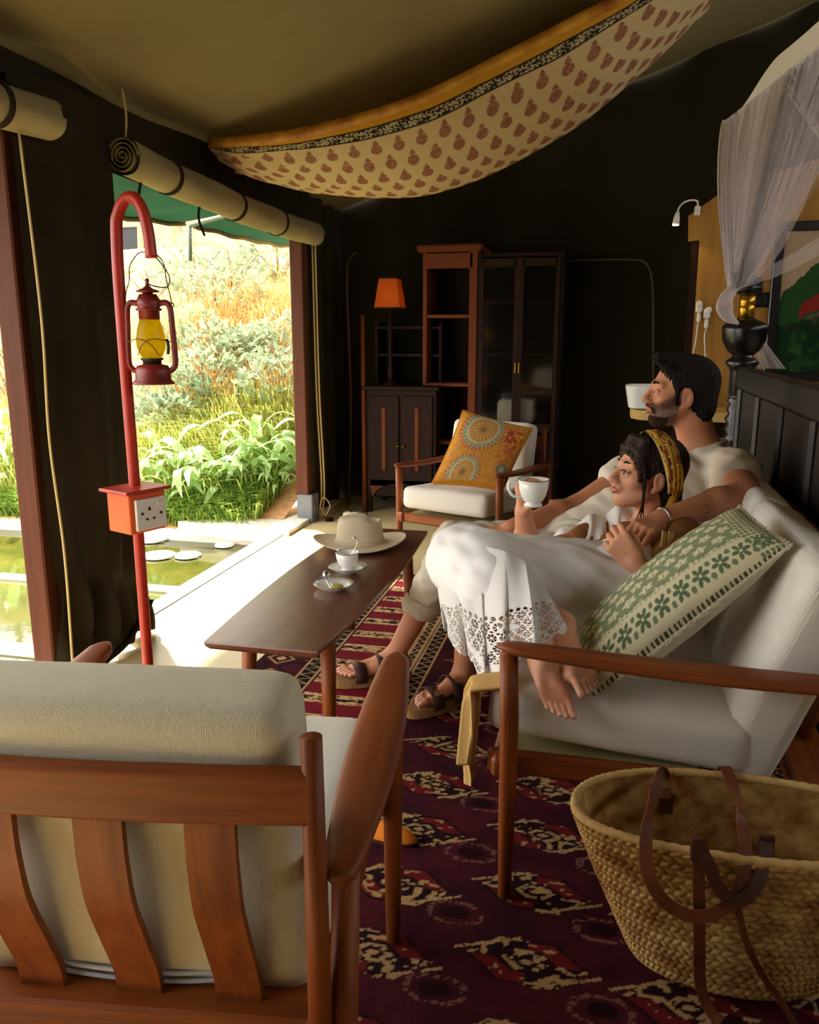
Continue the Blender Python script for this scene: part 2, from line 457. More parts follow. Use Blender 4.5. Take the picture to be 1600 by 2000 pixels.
cur = empty('canvas_curtain', (-1.855, 2.69, 0), 0, 'dark olive canvas curtain hanging full height behind the red lamp pole', 'curtain')
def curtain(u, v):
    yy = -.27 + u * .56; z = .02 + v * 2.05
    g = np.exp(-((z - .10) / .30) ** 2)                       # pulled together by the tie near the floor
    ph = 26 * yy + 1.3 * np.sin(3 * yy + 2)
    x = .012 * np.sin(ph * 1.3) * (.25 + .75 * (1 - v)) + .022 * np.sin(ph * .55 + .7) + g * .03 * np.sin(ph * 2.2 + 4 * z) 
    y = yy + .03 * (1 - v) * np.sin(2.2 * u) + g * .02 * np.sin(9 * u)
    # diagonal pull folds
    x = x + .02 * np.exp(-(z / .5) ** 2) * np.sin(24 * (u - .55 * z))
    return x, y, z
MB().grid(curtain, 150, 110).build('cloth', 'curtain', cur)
MB().tube(spline([(.045, -.16, .02), (.06, .0, .05), (.055, .12, .10), (.05, .20, .14), (.045, .235, .16)], 6), 0, flat=(.03, .006)).build('tie_strap', 'curtain', cur)


def blind(y0, y1, z0, z1, r, label, straps, curl):
    e = empty('rolled_blind', (-1.83, y0, z0), 0, label, 'blind')
    L_ = y1 - y0
    def f(u, v):
        a = v * 2 * np.pi; y = u * L_
        rr = r * (1 + .05 * np.sin(y * 9 + 2 * np.sin(a)) * np.sin(a * 2) + .05 * fbm(y * 5, a)) * (1 - .06 * np.exp(-((y - .55 * L_) / .02) ** 2) - .06 * np.exp(-((y - .30 * L_) / .02) ** 2))
        return rr * np.cos(a), y, u * (z1 - z0) + rr * np.sin(a) - .02 * np.sin(np.pi * u)
    mb = MB().grid(f, 120, 40)
    mb.build('roll', 'roll_canvas', e)
    for yy, zz, flip in ((0, 0, -1), (L_, z1 - z0, 1)):
        sp = []
        for k in range(90):
            a = k * .28; rr = r * (1 - k / 95.0); sp.append((rr * math.cos(a), yy + flip * .0015, zz + rr * math.sin(a)))
        MB().tube(sp, 0, flat=(.03, .004), up=None).build('spiral_end', 'awning_hem' if curl else 'curtain', e)
        MB().lathe([(0, -.004), (r * .97, -.004), (r * .97, .004), (0, .004)], 24, (0, yy - flip * .012, zz), axis=(0, 1, 0)).build('end_fill', 'curtain', e)
    for sy in straps:
        ring = [((r + .006) * math.cos(a), sy, (r + .006) * math.sin(a) + (z1 - z0) * sy / L_ - .02 * math.sin(math.pi * sy / L_)) for a in np.linspace(0, 2 * math.pi, 25)]
        MB().tube(ring, 0, flat=(.022, .003)).build('strap', 'curtain', e)
    return e
b1 = blind(2.99, 5.10, 1.905, 1.852, .066, 'long rolled canvas blind above the pond opening', (.32, .95, 1.5), True)
for sy in (.12, .62):
    MB().tube(spline([(.0, sy, -.05), (-.02, sy, -.14), (.0, sy + .01, -.22)], 5), 0, flat=(.018, .003)).build('tie_tail', 'strap_black', b1)
MB().tube(spline([(0, .02, .06), (.01, .02, .15), (0, .02, .25)], 4), .005, 6).build('hanger_cord', 'piping', b1)
b2 = blind(.6, 2.56, 1.90, 1.935, .062, 'rolled canvas blind cut by the left edge of the view', (.9, 1.7), False)
MB().lathe([(0, -.003), (.010, -.003), (.010, .003), (0, .003)], 12, (.03, 1.975, .02), axis=(0, 1, 0)).build('eyelet', 'white_plastic', b2)

# ================================================================ red lamp pole with socket box, lantern
px, py = -1.355, 2.15
lpz = empty('lamp_pole', (px, py, 0), 0, 'red painted lamp pole with crook top standing by the curtain', 'lamp pole')
pts = [(0, 0, 0), (0, 0, .7), (-.004, 0, 1.3), (0, 0, 1.52), (.010, .0, 1.575), (.035, .003, 1.612), (.062, .006, 1.612), (.082, .010, 1.575), (.092, .012, 1.52), (.096, .013, 1.455)]
MB().tube(spline(pts, 8), .0165, 14).build('pole', 'red_paint', lpz)
MB().lathe([(.0, 0), (.11, 0), (.11, .012), (.03, .02), (.02, .05), (0, .05)], 20).build('foot_plate', 'red_paint', lpz)
bxr = math.radians(-34)
bo = empty('socket_box_pivot', (0, 0, 0))
bpy.data.objects.remove(bo)
def rotz(p, a, o=(0, 0, 0)): return (p[0] * math.cos(a) - p[1] * math.sin(a) + o[0], p[0] * math.sin(a) + p[1] * math.cos(a) + o[1], p[2] + o[2])
R_ = (0, 0, math.radians(68))
C0 = (.012, -.018, .735)
sb = MB().box(C0, (.125, .105, .118), R_, .003).build('socket_box', 'orange_paint', lpz, smooth=False)
MB().box((C0[0], C0[1], .80), (.158, .135, .010), R_, .003).build('box_lid', 'red_paint', sb, smooth=False)
def onface(lx, lz, out): return rotz((lx, -.0525 - out, lz), R_[2], (C0[0], C0[1], C0[2]))
MB().box(onface(.006, -.004, .005), (.105, .010, .092), R_, .002).build('socket_plate', 'white_plastic', sb, smooth=False)
for lx, lz, w, h in ((-.028, .0, .007, .007), (-.012, -.018, .007, .006), (.012, -.018, .007, .006), (-.002, .012, .006, .010), (.038, -.006, .007, .007)):
    MB().box(onface(lx, lz, .0115), (w, .003, h), R_).build('pin_slot', 'black_plastic', sb, smooth=False)
MB().box(onface(.034, .024, .013), (.022, .007, .014), R_, .002).build('rocker_switch', 'white_plastic', sb, smooth=False)

lx, ly, lz = -1.278, 2.163, 1.105
ln = empty('hurricane_lantern', (lx, ly, lz), math.radians(13), 'red hurricane lantern with yellow glass hanging from the crook of the lamp pole', 'lantern')
MB().lathe([(0, 0), (.060, 0), (.058, .006), (.050, .012), (.049, .040), (.044, .052), (.02, .058), (0, .058)], 28).build('tank', 'lantern_red', ln)
MB().lathe([(0, .056), (.026, .056), (.026, .066), (.032, .070), (.032, .074), (0, .074)], 20).build('burner', 'dark_metal', ln)
MB().lathe([(.026, .074), (.033, .085), (.040, .105), (.041, .125), (.037, .150), (.031, .172), (.027, .184)], 28).build('globe', 'yellow_glass', ln)
MB().lathe([(0, .182), (.029, .182), (.029, .206), (.036, .207), (.036, .212), (.030, .214), (.033, .220), (.033, .236), (.029, .240), (.024, .252), (0, .252)], 24).build('chimney', 'lantern_red', ln)
MB().lathe([(.014, .246), (.014, .256), (.034, .258), (.030, .262), (.014, .268), (.006, .274), (.004, .285), (.007, .29), (.004, .294), (0, .295)], 20).build('cap', 'lantern_red', ln)
for s in (-1, 1):
    MB().tube(spline([(s * .028, 0, .226), (s * .050, 0, .228), (s * .061, 0, .212), (s * .064, 0, .16), (s * .067, 0, .09), (s * .066, 0, .055), (s * .055, 0, .040), (s * .04, 0, .036)], 6), .0085, 10).build('side_tube', 'lantern_red', ln)
    MB().tube([(s * .066 + .006 * math.cos(a), 0, .222 + .006 * math.sin(a)) for a in np.linspace(0, 6.28, 12)], .0018, 6).build('bail_ring', 'wire', ln)
MB().tube(spline([(-.066, 0, .228), (-.060, .0, .262), (-.050, 0, .29), (-.045, 0, .33), (-.02, 0, .362), (.0, 0, .366), (.03, 0, .36), (.05, 0, .335), (.055, 0, .29), (.063, 0, .25), (.066, 0, .228)], 6), .0016, 6).build('bail', 'wire', ln)
MB().tube(spline([(.006, 0, .37), (.03, -.003, .352), (.052, -.004, .325), (.066, -.004, .295), (.058, -.004, .272), (.03, -.004, .272), (.004, -.003, .279)], 6), .0018, 6).build('tie_wire', 'dark_metal', ln)
for s in (-1, 1):
    MB().tube(spline([(s * .062, -.012, .12), (s * .02, -.044, .128), (-s * .012, -.042, .112), (-s * .030, -.030, .082)], 6), .0014, 6).build('guard_wire', 'wire', ln)
MB().tube(spline([(.050, -.01, .085), (.052, -.01, .11), (.049, -.01, .128)], 5), .0045, 8).build('lift_lever', 'dark_metal', ln)

# ================================================================ outdoors: pond, walkway, hillside
def hill_z(x, y):
    b = np.interp(y, [4.4, 4.75, 5.2, 6, 7, 8, 9, 10, 10.8, 14, 40], [-.20, -.04, .10, .43, .98, 1.52, 1.98, 2.30, 2.40, 2.5, 2.9])
    return b + .10 * (fbm(x * .8 + 4, y * .8 + 9) - .5) * sstep(4.7, 6, y) + .05 * (fbm(x * 3, y * 3) - .5) * sstep(4.7, 5.6, y)
def hillc(x, y):
    n = fbm(x * 1.1, y * 1.1 + 3); n2 = fbm(x * 4 + 9, y * 4)
    return pick(rgb(214, 160, 112), (sstep(.46, .62, n), rgb(226, 198, 140)), (sstep(.55, .7, n2), rgb(194, 128, 84)))
def hill(u, v):
    x = -24 + 30 * u; y = 4.62 + 36 * v ** 1.7; return x, y, hill_z(x, y)
def hill(u, v):
    y = 4.80 + 36 * v ** 1.7; xr = np.where(y < 6.6, -2.06, -2.06 + (y - 6.6) * 3.0); xr = np.minimum(xr, 8.0); x = -24 + (xr + 24) * u; return x, y, hill_z(x, y)
g = MB().grid(hill, 300, 200, lambda u, v: hillc(*hill(u, v)[:2])).build('hillside', 'earth'); g['kind'] = 'structure'
def low(u, v): return -24 + (24 - 2.06) * u, -12 + 16.85 * v, -.5 + 0 * u
MB().grid(low, 4, 4).build('pond_bed', 'earth', g)
wt = MB().grid(lambda u, v: (-9 + (9 - 2.03) * u, -6 + (4.79 + 6) * v, -.10 + 0 * u), 60, 60).build('pond_water', 'water'); wt['kind'] = 'structure'
kb = MB().box((XL - .045, 1.6, -.10), (.13, 7.2, .2), bev=.01).build('trim_1', 'kerb', smooth=False); kb['kind'] = 'structure'
for i, (y, w, z, n) in enumerate(((3.78, .05, -.075, 2), (2.84, .06, -.06, 3), (2.72, .06, -.08, 4), (4.80, .04, -.05, 5))):
    k = MB().box((-5.53, y, z - .10), (7.0, w, .2), bev=.01).build('trim_%d' % n, 'kerb', smooth=False); k['kind'] = 'structure'
gl = MB().box((-9.2, -1, -.06), (.4, 12, .3), bev=.01).build('trim_6', 'kerb', smooth=False); gl['kind'] = 'structure'
wk = MB().prism([(-2.72, 4.79), (-1.9, 4.70), (-1.9, 5.8), (-1.98, 5.75), (-2.15, 5.35)], -.06, .03).build('trim_7', 'kerb', smooth=False); wk['kind'] = 'structure'
for i, (x, y, r) in enumerate(((298, 1052, .15), (310, 1083, .16), (366, 1083, .13), (438, 1063, .10), (408, 1052, .05))):
    p = at(x, y, Z=-.085)
    poly = [(p[0] + r * .62 * math.cos(a) * (1 + .04 * math.sin(3 * a)), p[1] + r * .62 * math.sin(a)) for a in np.linspace(.25, 2 * math.pi - .05, 22)] + [(p[0] + r * .1, p[1])]
    top('lily_pad', MB().prism(poly, -.094, -.084), 'lily_disc', ['pale round lily pad nearest the lamp pole on the far side', 'pale lily pad beside the lamp pole on the near side', 'pale lily pad in the middle of the pond', 'pale lily pad closest to the white walkway', 'tiny lily pad between the larger ones on the pond'][i], 'lily pad', 'lily pads on the pond', smooth=False)

def on_hill(x, y, ymin=4.83):
    a = at(x, y, D=1.0); o = np.array((0, 0, CAM_H)); d = a - o
    for t in np.arange(4.5, 40, .04):
        p = o + d * t
        if p[1] > ymin and p[2] <= hill_z(p[0], p[1]): return p
    return o + d * 12
rnd = random.Random(4)
def leaves(mb, n, R, size, seed, hang=0.0):
    r = np.random.RandomState(seed)
    d = r.normal(size=(n, 3)); d /= np.linalg.norm(d, axis=1)[:, None]; d[:, 2] = np.abs(d[:, 2]) * 1.0 - .15
    p = d * np.array(R) * (r.uniform(.55, 1.05, n) ** .6)[:, None]; p[:, 2] += R[2] * .25
    for i in range(n):
        t = d[i] + r.normal(size=3) * .6; t[2] -= hang; t /= np.linalg.norm(t); w = np.cross(t, r.normal(size=3)); w /= np.linalg.norm(w)
        s = size * r.uniform(.6, 1.3)
        mb.add([p[i], p[i] + t * s * .5 + w * s * .22, p[i] + t * s, p[i] + t * s * .5 - w * s * .22], [(0, 1, 2, 3)])
def bush(x, y, rx, rz, seed, label, m='leaf_grey', n=420, size=.085):
    p = on_hill(x, y); e = empty('tea_bush', p, 0, label, 'bush', 'bushes on the hillside')
    mb = MB(); leaves(mb, n, (rx, rx * .8, rz), size, seed); mb.build('foliage', m, e, smooth=False)
    mb = MB()
    for k in range(5):
        a = k * 1.26; mb.tube([(0, 0, -.05), (.3 * rx * math.cos(a), .3 * rx * math.sin(a), rz * .4), (.6 * rx * math.cos(a), .6 * rx * math.sin(a), rz * .8)], [.02, .014, .006], 6)
    mb.build('stem', 'bark', e)
BUSH = [(455, 560, .55, .45, 'grey green bush high on the hill left of the straw patch'), (385, 545, .6, .45, 'grey green bush below the far building behind the lantern'),
        (545, 540, .5, .42, 'dark green bush near the top of the right tent post'), (425, 605, .55, .4, 'silvery bush just below the topmost bush row'),
        (365, 690, .45, .4, 'silvery bush to the right of the yellow lantern glass'), (425, 720, .42, .38, 'silvery bush in the middle of the slope'),
        (405, 785, .42, .4, 'round grey bush at the centre of the opening'), (335, 815, .42, .4, 'pale green bush low beside the lamp pole'),
        (560, 720, .42, .45, 'white green bush beside the right tent post'), (555, 790, .40, .4, 'leafy bush low beside the right tent post'),
        (490, 700, .3, .25, 'small bush left of the right tent post bushes'), (12, 700, .5, .5, 'grey bush at the left edge of the view'), (10, 620, .55, .45, 'upper grey bush at the left edge of the view'),
        (20, 770, .45, .4, 'low bush at the left edge of the view'), (300, 590, .5, .4, 'grey bush hidden behind the lantern'), (330, 850, .35, .3, 'small pale bush above the grass beside the lamp pole')]
for i, (x, y, rx, rz, lb) in enumerate(BUSH): bush(x, y, rx, rz, 10 + i, lb)
# straw and grass, beyond counting
def blades(name, spots, n, L_, wd, c1, c2, label, seed):
    r = np.random.RandomState(seed); V = []; Fc = []; C = []
    for (x, y, sx, sy, lean) in spots:
        for k in range(n):
            bx, by = x + r.normal() * sx, y + r.normal() * sy
            if by < 4.82 or (bx > -2.22 and by < 6.8): continue
            b = np.array((bx, by, float(hill_z(bx, by)) - .02)); l = L_ * r.uniform(.5, 1.3)
            a = r.uniform(0, 6.28); d = np.array((math.cos(a) * .6 + lean[0], math.sin(a) * .6 + lean[1], 0)); w = np.array((-d[1], d[0], 0)); w /= np.linalg.norm(w) + 1e-6; w *= wd
            p1 = b + d * l * .3 + np.array((0, 0, l * .55)); p2 = b + d * l * .85 + np.array((0, 0, l * .6))
            q = len(V); V += [b - w, b + w, p1 - w * .8, p1 + w * .8, p2]; Fc += [(q, q + 1, q + 3, q + 2), (q + 2, q + 3, q + 4)]
            t = r.uniform(0, 1); C += [tuple(np.array(c1) * (1 - t) + np.array(c2) * t)] * 5
    mb = MB().add(V, Fc, C); o = mb.build(name, 'straw', smooth=False, kind='stuff'); return tag(o, label, 'grass')
sp = [(*on_hill(x, y)[:2], .35, .3, (.2, -.5)) for x, y in ((420, 640), (470, 630), (520, 625), (560, 640), (450, 660), (400, 650), (540, 600), (500, 660), (350, 760), (470, 800), (520, 720), (480, 770), (20, 830))]
blades('straw_grass', sp, 260, .30, .006, rgb(230, 202, 142), rgb(206, 162, 94), 'dry straw grass sweeping down the hillside', 2)
sp = [(*on_hill(x, y)[:2], .28, .22, (.0, -.5)) for x, y in ((330, 890), (380, 880), (430, 850), (480, 860), (530, 850), (575, 860), (350, 930), (420, 910), (500, 900), (560, 900), (470, 830), (300, 920), (20, 900), (40, 870), (0, 930), (-20, 890))]
blades('tall_grass', sp, 420, .36, .005, rgb(214, 210, 124), rgb(172, 186, 92), 'tall yellow green grass above the pond', 3)
sp = [(*on_hill(x, y)[:2], .22, .12, (.0, -.4)) for x, y in ((300, 1000), (340, 1005), (380, 1000), (430, 995), (480, 985), (530, 970), (565, 960), (20, 1005), (45, 1005), (0, 1000), (-30, 1000), (320, 1012), (400, 1010), (30, 1012), (450, 1000), (550, 975), (510, 985))]
blades('bank_grass', sp, 380, .20, .005, rgb(170, 186, 84), rgb(110, 150, 62), 'short green grass along the pond bank', 5)
# bamboo-like plants: every long leaf its own piece
lf = MB()
nn = 7
for i in range(nn):
    t = i / (nn - 1.0); w = .5 * math.sin(math.pi * min(1, t * .92 + .06)) ** .8 * .15
    for sgn in (-1, 0, 1): lf.v.append((sgn * w, t * .75, .42 * math.sin(t * 2.2) * (1 if sgn else .97) - .25 * t * t))
for i in range(nn - 1):
    a = i * 3; lf.f += [(a, a + 1, a + 4, a + 3), (a + 1, a + 2, a + 5, a + 4)]
leaf0 = None
PL = [(300, 985, .9, 'bamboo grass plant nearest the lamp pole'), (345, 990, 1.0, 'bamboo grass plant right of the socket box'), (395, 985, 1.2, 'bamboo grass plant with drooping pale leaves on the bank'),
      (440, 975, 1.0, 'bamboo grass plant in the middle of the bank'), (490, 960, 1.3, 'tall bamboo grass plant with long white leaves near the walkway'), (522, 958, 1.1, 'bamboo grass plant left of the right tent post'),
      (548, 945, .9, 'bamboo grass plant against the right tent post'), (515, 930, 1.1, 'bamboo grass plant higher up behind the walkway'), (22, 965, 1.1, 'bamboo grass plant at the left edge of the view'), (5, 920, 1.2, 'upper bamboo grass plant at the left edge of the view'), (330, 950, 1.0, 'bamboo grass plant behind the socket box'), (545, 972, .6, 'small bamboo grass plant at the foot of the right tent post')]
for i, (x, y, s, lb) in enumerate(PL):
    p = on_hill(x, y); e = empty('bamboo_plant', p, rnd.uniform(0, 6), lb, 'plant', 'bamboo plants on the pond bank')
    st = MB()
    for k in range(4):
        a = k * 1.57 + .3; st.tube([(0, 0, -.03), (.03 * math.cos(a), .03 * math.sin(a), .12 * s), (.09 * math.cos(a), .09 * math.sin(a), .26 * s)], [.006, .005, .003], 6)
    st.build('stem', 'leaf_green', e)
    for k in range(15):
        if leaf0 is None:
            leaf0 = lf.build('leaf', 'leaf_bamboo', e); o = leaf0
        else:
            o = leaf0.copy(); COL.objects.link(o); o.parent = e
        a = k * 2.4 + rnd.uniform(-.3, .3); q = .34 * s * rnd.uniform(.7, 1.25); h = .05 + .25 * s * (k / 14.0)
        o.location = (.06 * math.cos(a + 1.57), .06 * math.sin(a + 1.57), h); o.rotation_euler = (rnd.uniform(-.5, .4), rnd.uniform(-.4, .4), a); o.scale = (q, q, q)
# far building, trees
bp_ = at(360, 510, Y=15.0)
bd = empty('garden_building', (-7.6, 15.6, 2.2), 0, 'low plastered building under trees at the top of the hill', 'building')
MB().box((0, 0, .9), (11, 1.2, 2.4)).build('wall', 'plaster', bd, smooth=False)
MB().box((0, -.1, 2.3), (11.8, 2.4, .18), (math.radians(-8), 0, 0)).build('roof', 'roof_dark', bd, smooth=False)
MB().box((0, -.75, -.1), (11.4, .4, .3)).build('plinth', 'kerb', bd, smooth=False)
wx = at(255, 475, Y=14.95)
wn_ = MB().box((wx[0] + 7.6, -.61, wx[2] - 2.2), (.75, .06, .6)).build('window', 'dark_metal', bd, smooth=False)
MB().box((wx[0] + 7.6, -.65, wx[2] - 2.2), (.66, .02, .5)).build('pane', 'glass', wn_, smooth=False)
def tree(x, y, Y, h, r, seed, label, n=260):
    p = at(x, y, Y=Y); p[2] = hill_z(p[0], p[1]) - .1
    e = empty('slender_tree', p, 0, label, 'tree', 'slender trees before the building')
    MB().tube(spline([(0, 0, 0), (.03, 0, h * .4), (-.04, .02, h * .8), (.02, 0, h)], 5), list(np.linspace(r, r * .5, 16)), 8).build('trunk', 'bark', e)
    mb = MB(); leaves(mb, n, (1.3, 1.0, .9), .16, seed); mb.v = [(a, b, c + h * .85) for a, b, c in mb.v]; mb.build('crown', 'leaf_yellow', e, smooth=False)
for i, (x, Y, h, r, lb) in enumerate(((278, 12, 3.0, .05, 'slender pale trunk behind the crook of the lamp pole'), (350, 12.6, 3.4, .09, 'pale tree trunk in front of the far building'), (378, 13, 3.2, .05, 'thin tree trunk right of the broad pale trunk'), (428, 12.6, 3.2, .05, 'thin dark trunk under the green awning'), (8, 11.5, 3.2, .07, 'leafy tree at the left edge of the view'), (-40, 13, 3.4, .08, 'tree beyond the left edge of the view'))):
    tree(x, 540, Y, h, r, 60 + i, lb)
# neighbouring awning on its pipe frame
aw = empty('green_awning', (-2.35, 5.0, 1.9), 0, 'green canvas awning on a grey pipe frame outside the opening', 'awning')
def awn(y0, y1, sag):
    def f(u, v):
        y = y0 + u * (y1 - y0); x = -2.0 - .68 * v
        return x, y, 2.06 - .15 * v + .03 * (y - 4) - sag * np.sin(np.pi * u) * .04 - .02 * np.sin(np.pi * v) + .006 * np.sin(y * 14) * v
    return f
MB().grid(awn(1.8, 5.05, 1), 60, 14).build('canopy', 'awning', aw, world=True)
MB().grid(awn(5.15, 7.4, .6), 40, 14).build('canopy', 'awning', aw, world=True)
f1 = awn(1.8, 5.05, 1); f2 = awn(5.15, 7.4, .6)
for f in (f1, f2):
    hm = [tuple(float(q) for q in f(np.array(t), np.array(1.0))) for t in np.linspace(0, 1, 30)]
    MB().tube([(a, b, c - .012) for a, b, c in hm], 0, flat=(.004, .03), up=(0, 0, 1)).build('hem', 'awning_hem', aw, world=True)
fr = f1(np.array(1.0), np.array(1.0)); ex = (float(fr[0]), 5.10, float(fr[2]) - .02)
MB().tube([(-2.0, 5.10, 2.07), ex], .014, 8).build('frame_pipe', 'pipe_grey', aw, world=True)
MB().tube([ex, (ex[0] - .01, ex[1], ex[2] - .22)], .012, 8).build('drop_pipe', 'pipe_grey', aw, world=True)
# ================================================================ rug
RX0, RX1, RY0, RY1 = -1.26, 0.62, 0.35, 4.02
MAROON, MAR2, CRM, BLK, RED = rgb(78, 26, 36), rgb(56, 20, 30), rgb(180, 146, 100), rgb(28, 16, 20), rgb(116, 30, 32)
def rugcol(u, v):
    X = RX0 + u * (RX1 - RX0); Y = RY0 + v * (RY1 - RY0)
    n = fbm(X * 9, Y * 9); nf = vnoise(X * 160, Y * 160)
    L = [(sstep(.35, .65, n), MAR2)]
    fld = X > -.60
    # rows of medallions, every .22 m, columns .30 m apart
    def gul(cx, ox):
        t = (Y - ox) / .218; cy = np.round(t) * .218 + ox
        return (X - cx), (Y - cy)
    for k, cx in enumerate((-.41, -.10, .21, .52)):
        dx, dy = gul(cx, 1.435 if k % 2 else 1.39)
        hx = np.maximum(np.abs(dy) / .062, np.abs(dx) / .125 + np.abs(dy) / .115)
        ins = (hx < 1) * fld; q4 = dx * dy > 0
        spk = vnoise(X * 75 + 3, Y * 95); fine = vnoise(X * 130, Y * 150)
        L.append((ins * .8, BLK)); L.append((ins * q4 * (hx > .5) * (hx < .9) * .8, RED))
        L.append((ins * ~q4 * (spk > .66) * (hx > .30) * (hx < .92), CRM)); L.append((ins * q4 * (spk > .74) * (hx < .85), CRM))
        L.append((ins * (np.abs(hx - .30) < .07) * (fine > .35), CRM)); L.append(((np.abs(dx) + np.abs(dy) * 1.8 < .016) * fld, CRM))
        L.append((ins * ~q4 * (hx > .90) * (fine > .40), CRM))
        bar = (np.abs(np.abs(dx) * .42 + np.abs(dy) - .072) < .0040) * ~q4 * (np.abs(dx) < .150) * (np.abs(dx) > .02) * (fine > .2)
        L.append((bar * fld, CRM))
    for k, cx in enumerate((-.265, .05, .36)):
        t = (Y - 1.325 - (0 if k % 2 == 0 else .02)) / .218; dy = Y - (np.round(t) * .218 + 1.325 + (0 if k % 2 == 0 else .02)); dx = X - cx
        a = np.maximum(np.abs(dx) / .062, np.abs(dy) / .036); a = np.maximum(a, (np.abs(dx) / .062 + np.abs(dy) / .036) * .68)
        ring = (np.abs(a - .9) < .12) * (nf > .45); L.append((ring * fld, rgb(128, 84, 72)))
        L.append(((a < .5) * fld, rgb(40, 14, 20)))
    # side border: broad rungs between chain stripes
    lad = (X > -.985) * (X < -.715)
    ph = ((Y - .05) / .158) % 1.0
    far = sstep(2.0, 2.3, Y)
    L.append((lad * (1.0 + 0 * Y), rgb(120, 30, 40)))
    rung = lad * (np.abs(ph - .5) < .22) * (vnoise(X * 90, Y * 190) > .30)
    L.append((rung * far, rgb(214, 178, 126)))
    L.append((lad * (np.abs(ph - .5) < .09) * (vnoise(X * 60, Y * 120) > .55) * far, BLK))
    dia = np.abs(((X + .985) / .135) % 1.0 - .5) + np.abs(((Y) / .135) % 1.0 - .5)
    stp = (np.floor(dia * 9) % 2 == 0) * (vnoise(X * 110, Y * 110) > .3)
    L.append((lad * stp * (1 - far), CRM))
    for c0, w in ((-1.03, .032), (-.688, .020), (-.625, .026)):
        d = X - c0; s = (np.abs(d) < w)
        L.append((s * 1.0, BLK))
        zz = np.abs(((Y / .05) % 1.0) - .5) * 2 * w * 1.6 - w * .8
        L.append((s * (np.abs(d - zz) < .006), CRM))
        L.append(((np.abs(np.abs(d) - w) < .005) * 1.0, rgb(190, 150, 104)))
    out = (X < -1.075)
    dia = np.abs(((X + 1.26) / .16) % 1.0 - .5) + np.abs((Y / .16) % 1.0 - .5)
    L.append((out * (np.abs(dia - .33) < .045), CRM)); L.append((out * (dia < .14), rgb(206, 160, 110)))
    L.append((out * (np.abs(dia - .62) < .03), BLK))
    L.append(((X < -1.245) * 1.0, MAR2)); L.append(((Y > RY1 - .05) * (np.abs(np.sin(Y * 190)) > .5), BLK))
    L.append((.28 * nf, BLK))
    return pick(MAROON, *L)
def rugp(u, v):
    X = RX0 + u * (RX1 - RX0); Y = RY0 + v * (RY1 - RY0)
    return X, Y, .010 + .003 * fbm(X * 6, Y * 6)
rg = MB().grid(rugp, 420, 820, rugcol)
top('rug', rg, 'rug', 'dark red patterned tribal rug under the sofa and chairs', 'rug', smooth=False)

# ================================================================ wooden easy chairs and sofa
def loft(mb, path, w, t, n=18, up=(0, 0, 1), e=.75):
    """smooth flattened sweep; w, t half sizes along the path"""
    P = np.array(path, float); m = len(P); T = np.gradient(P, axis=0); T /= np.linalg.norm(T, axis=1)[:, None]
    V = []
    for i in range(m):
        u = np.array(up, float); u -= T[i] * u.dot(T[i]); u /= np.linalg.norm(u); s = np.cross(T[i], u)
        for k in range(n):
            a = 2 * math.pi * k / n; c, d = math.cos(a), math.sin(a)
            V.append(P[i] + s * w[i] * math.copysign(abs(c) ** e, c) + u * t[i] * math.copysign(abs(d) ** e, d))
    Fc = [(i * n + k, i * n + (k + 1) % n, (i + 1) * n + (k + 1) % n, (i + 1) * n + k) for i in range(m - 1) for k in range(n)]
    Fc += [tuple(range(n))[::-1], tuple((m - 1) * n + k for k in range(n))]
    return mb.add(V, Fc)
def cushion(size, r, puff, M_=None, n=18, seed=0, dent=None, lump=.006):
    """padded box: rounded edges, swollen faces"""
    mb = MB(); hx, hy, hz = [s / 2. for s in size]
    for ax in range(3):
        for sg in (-1, 1):
            def f(U, V_):
                a = np.sin((U - .5) * np.pi) ; b = np.sin((V_ - .5) * np.pi)
                q = [None] * 3; q[ax] = sg + 0 * a; q[(ax + 1) % 3] = a if sg > 0 else -a; q[(ax + 2) % 3] = b
                p = [q[0] * hx, q[1] * hy, q[2] * hz]
                inn = [np.clip(p[i], -(h - r), h - r) for i, h in enumerate((hx, hy, hz))]
                d = [p[i] - inn[i] for i in range(3)]; l = np.sqrt(sum(k * k for k in d)) + 1e-9
                s_ = [inn[i] + d[i] / l * r for i in range(3)]
                A, B, C = q
                s_[2] = s_[2] + C * puff * (1 - A ** 2) * (1 - B ** 2) + lump * C * (fbm(s_[0] * 9 + seed, s_[1] * 9 + 3) - .5)
                s_[0] = s_[0] + A * puff * .35 * (1 - B ** 2) * (1 - C ** 2); s_[1] = s_[1] + B * puff * .35 * (1 - A ** 2) * (1 - C ** 2)
                if dent is not None: s_[2] = s_[2] + np.where(C > 0, dent(s_[0], s_[1]), 0)
                return s_
            mb.grid(f, n, n)
    if M_ is not None: mb.v = [tuple(M_ @ Vector(p)) for p in mb.v]
    return mb
def weld(o):
    md = o.modifiers.new('weld', 'WELD'); md.merge_threshold = .0006
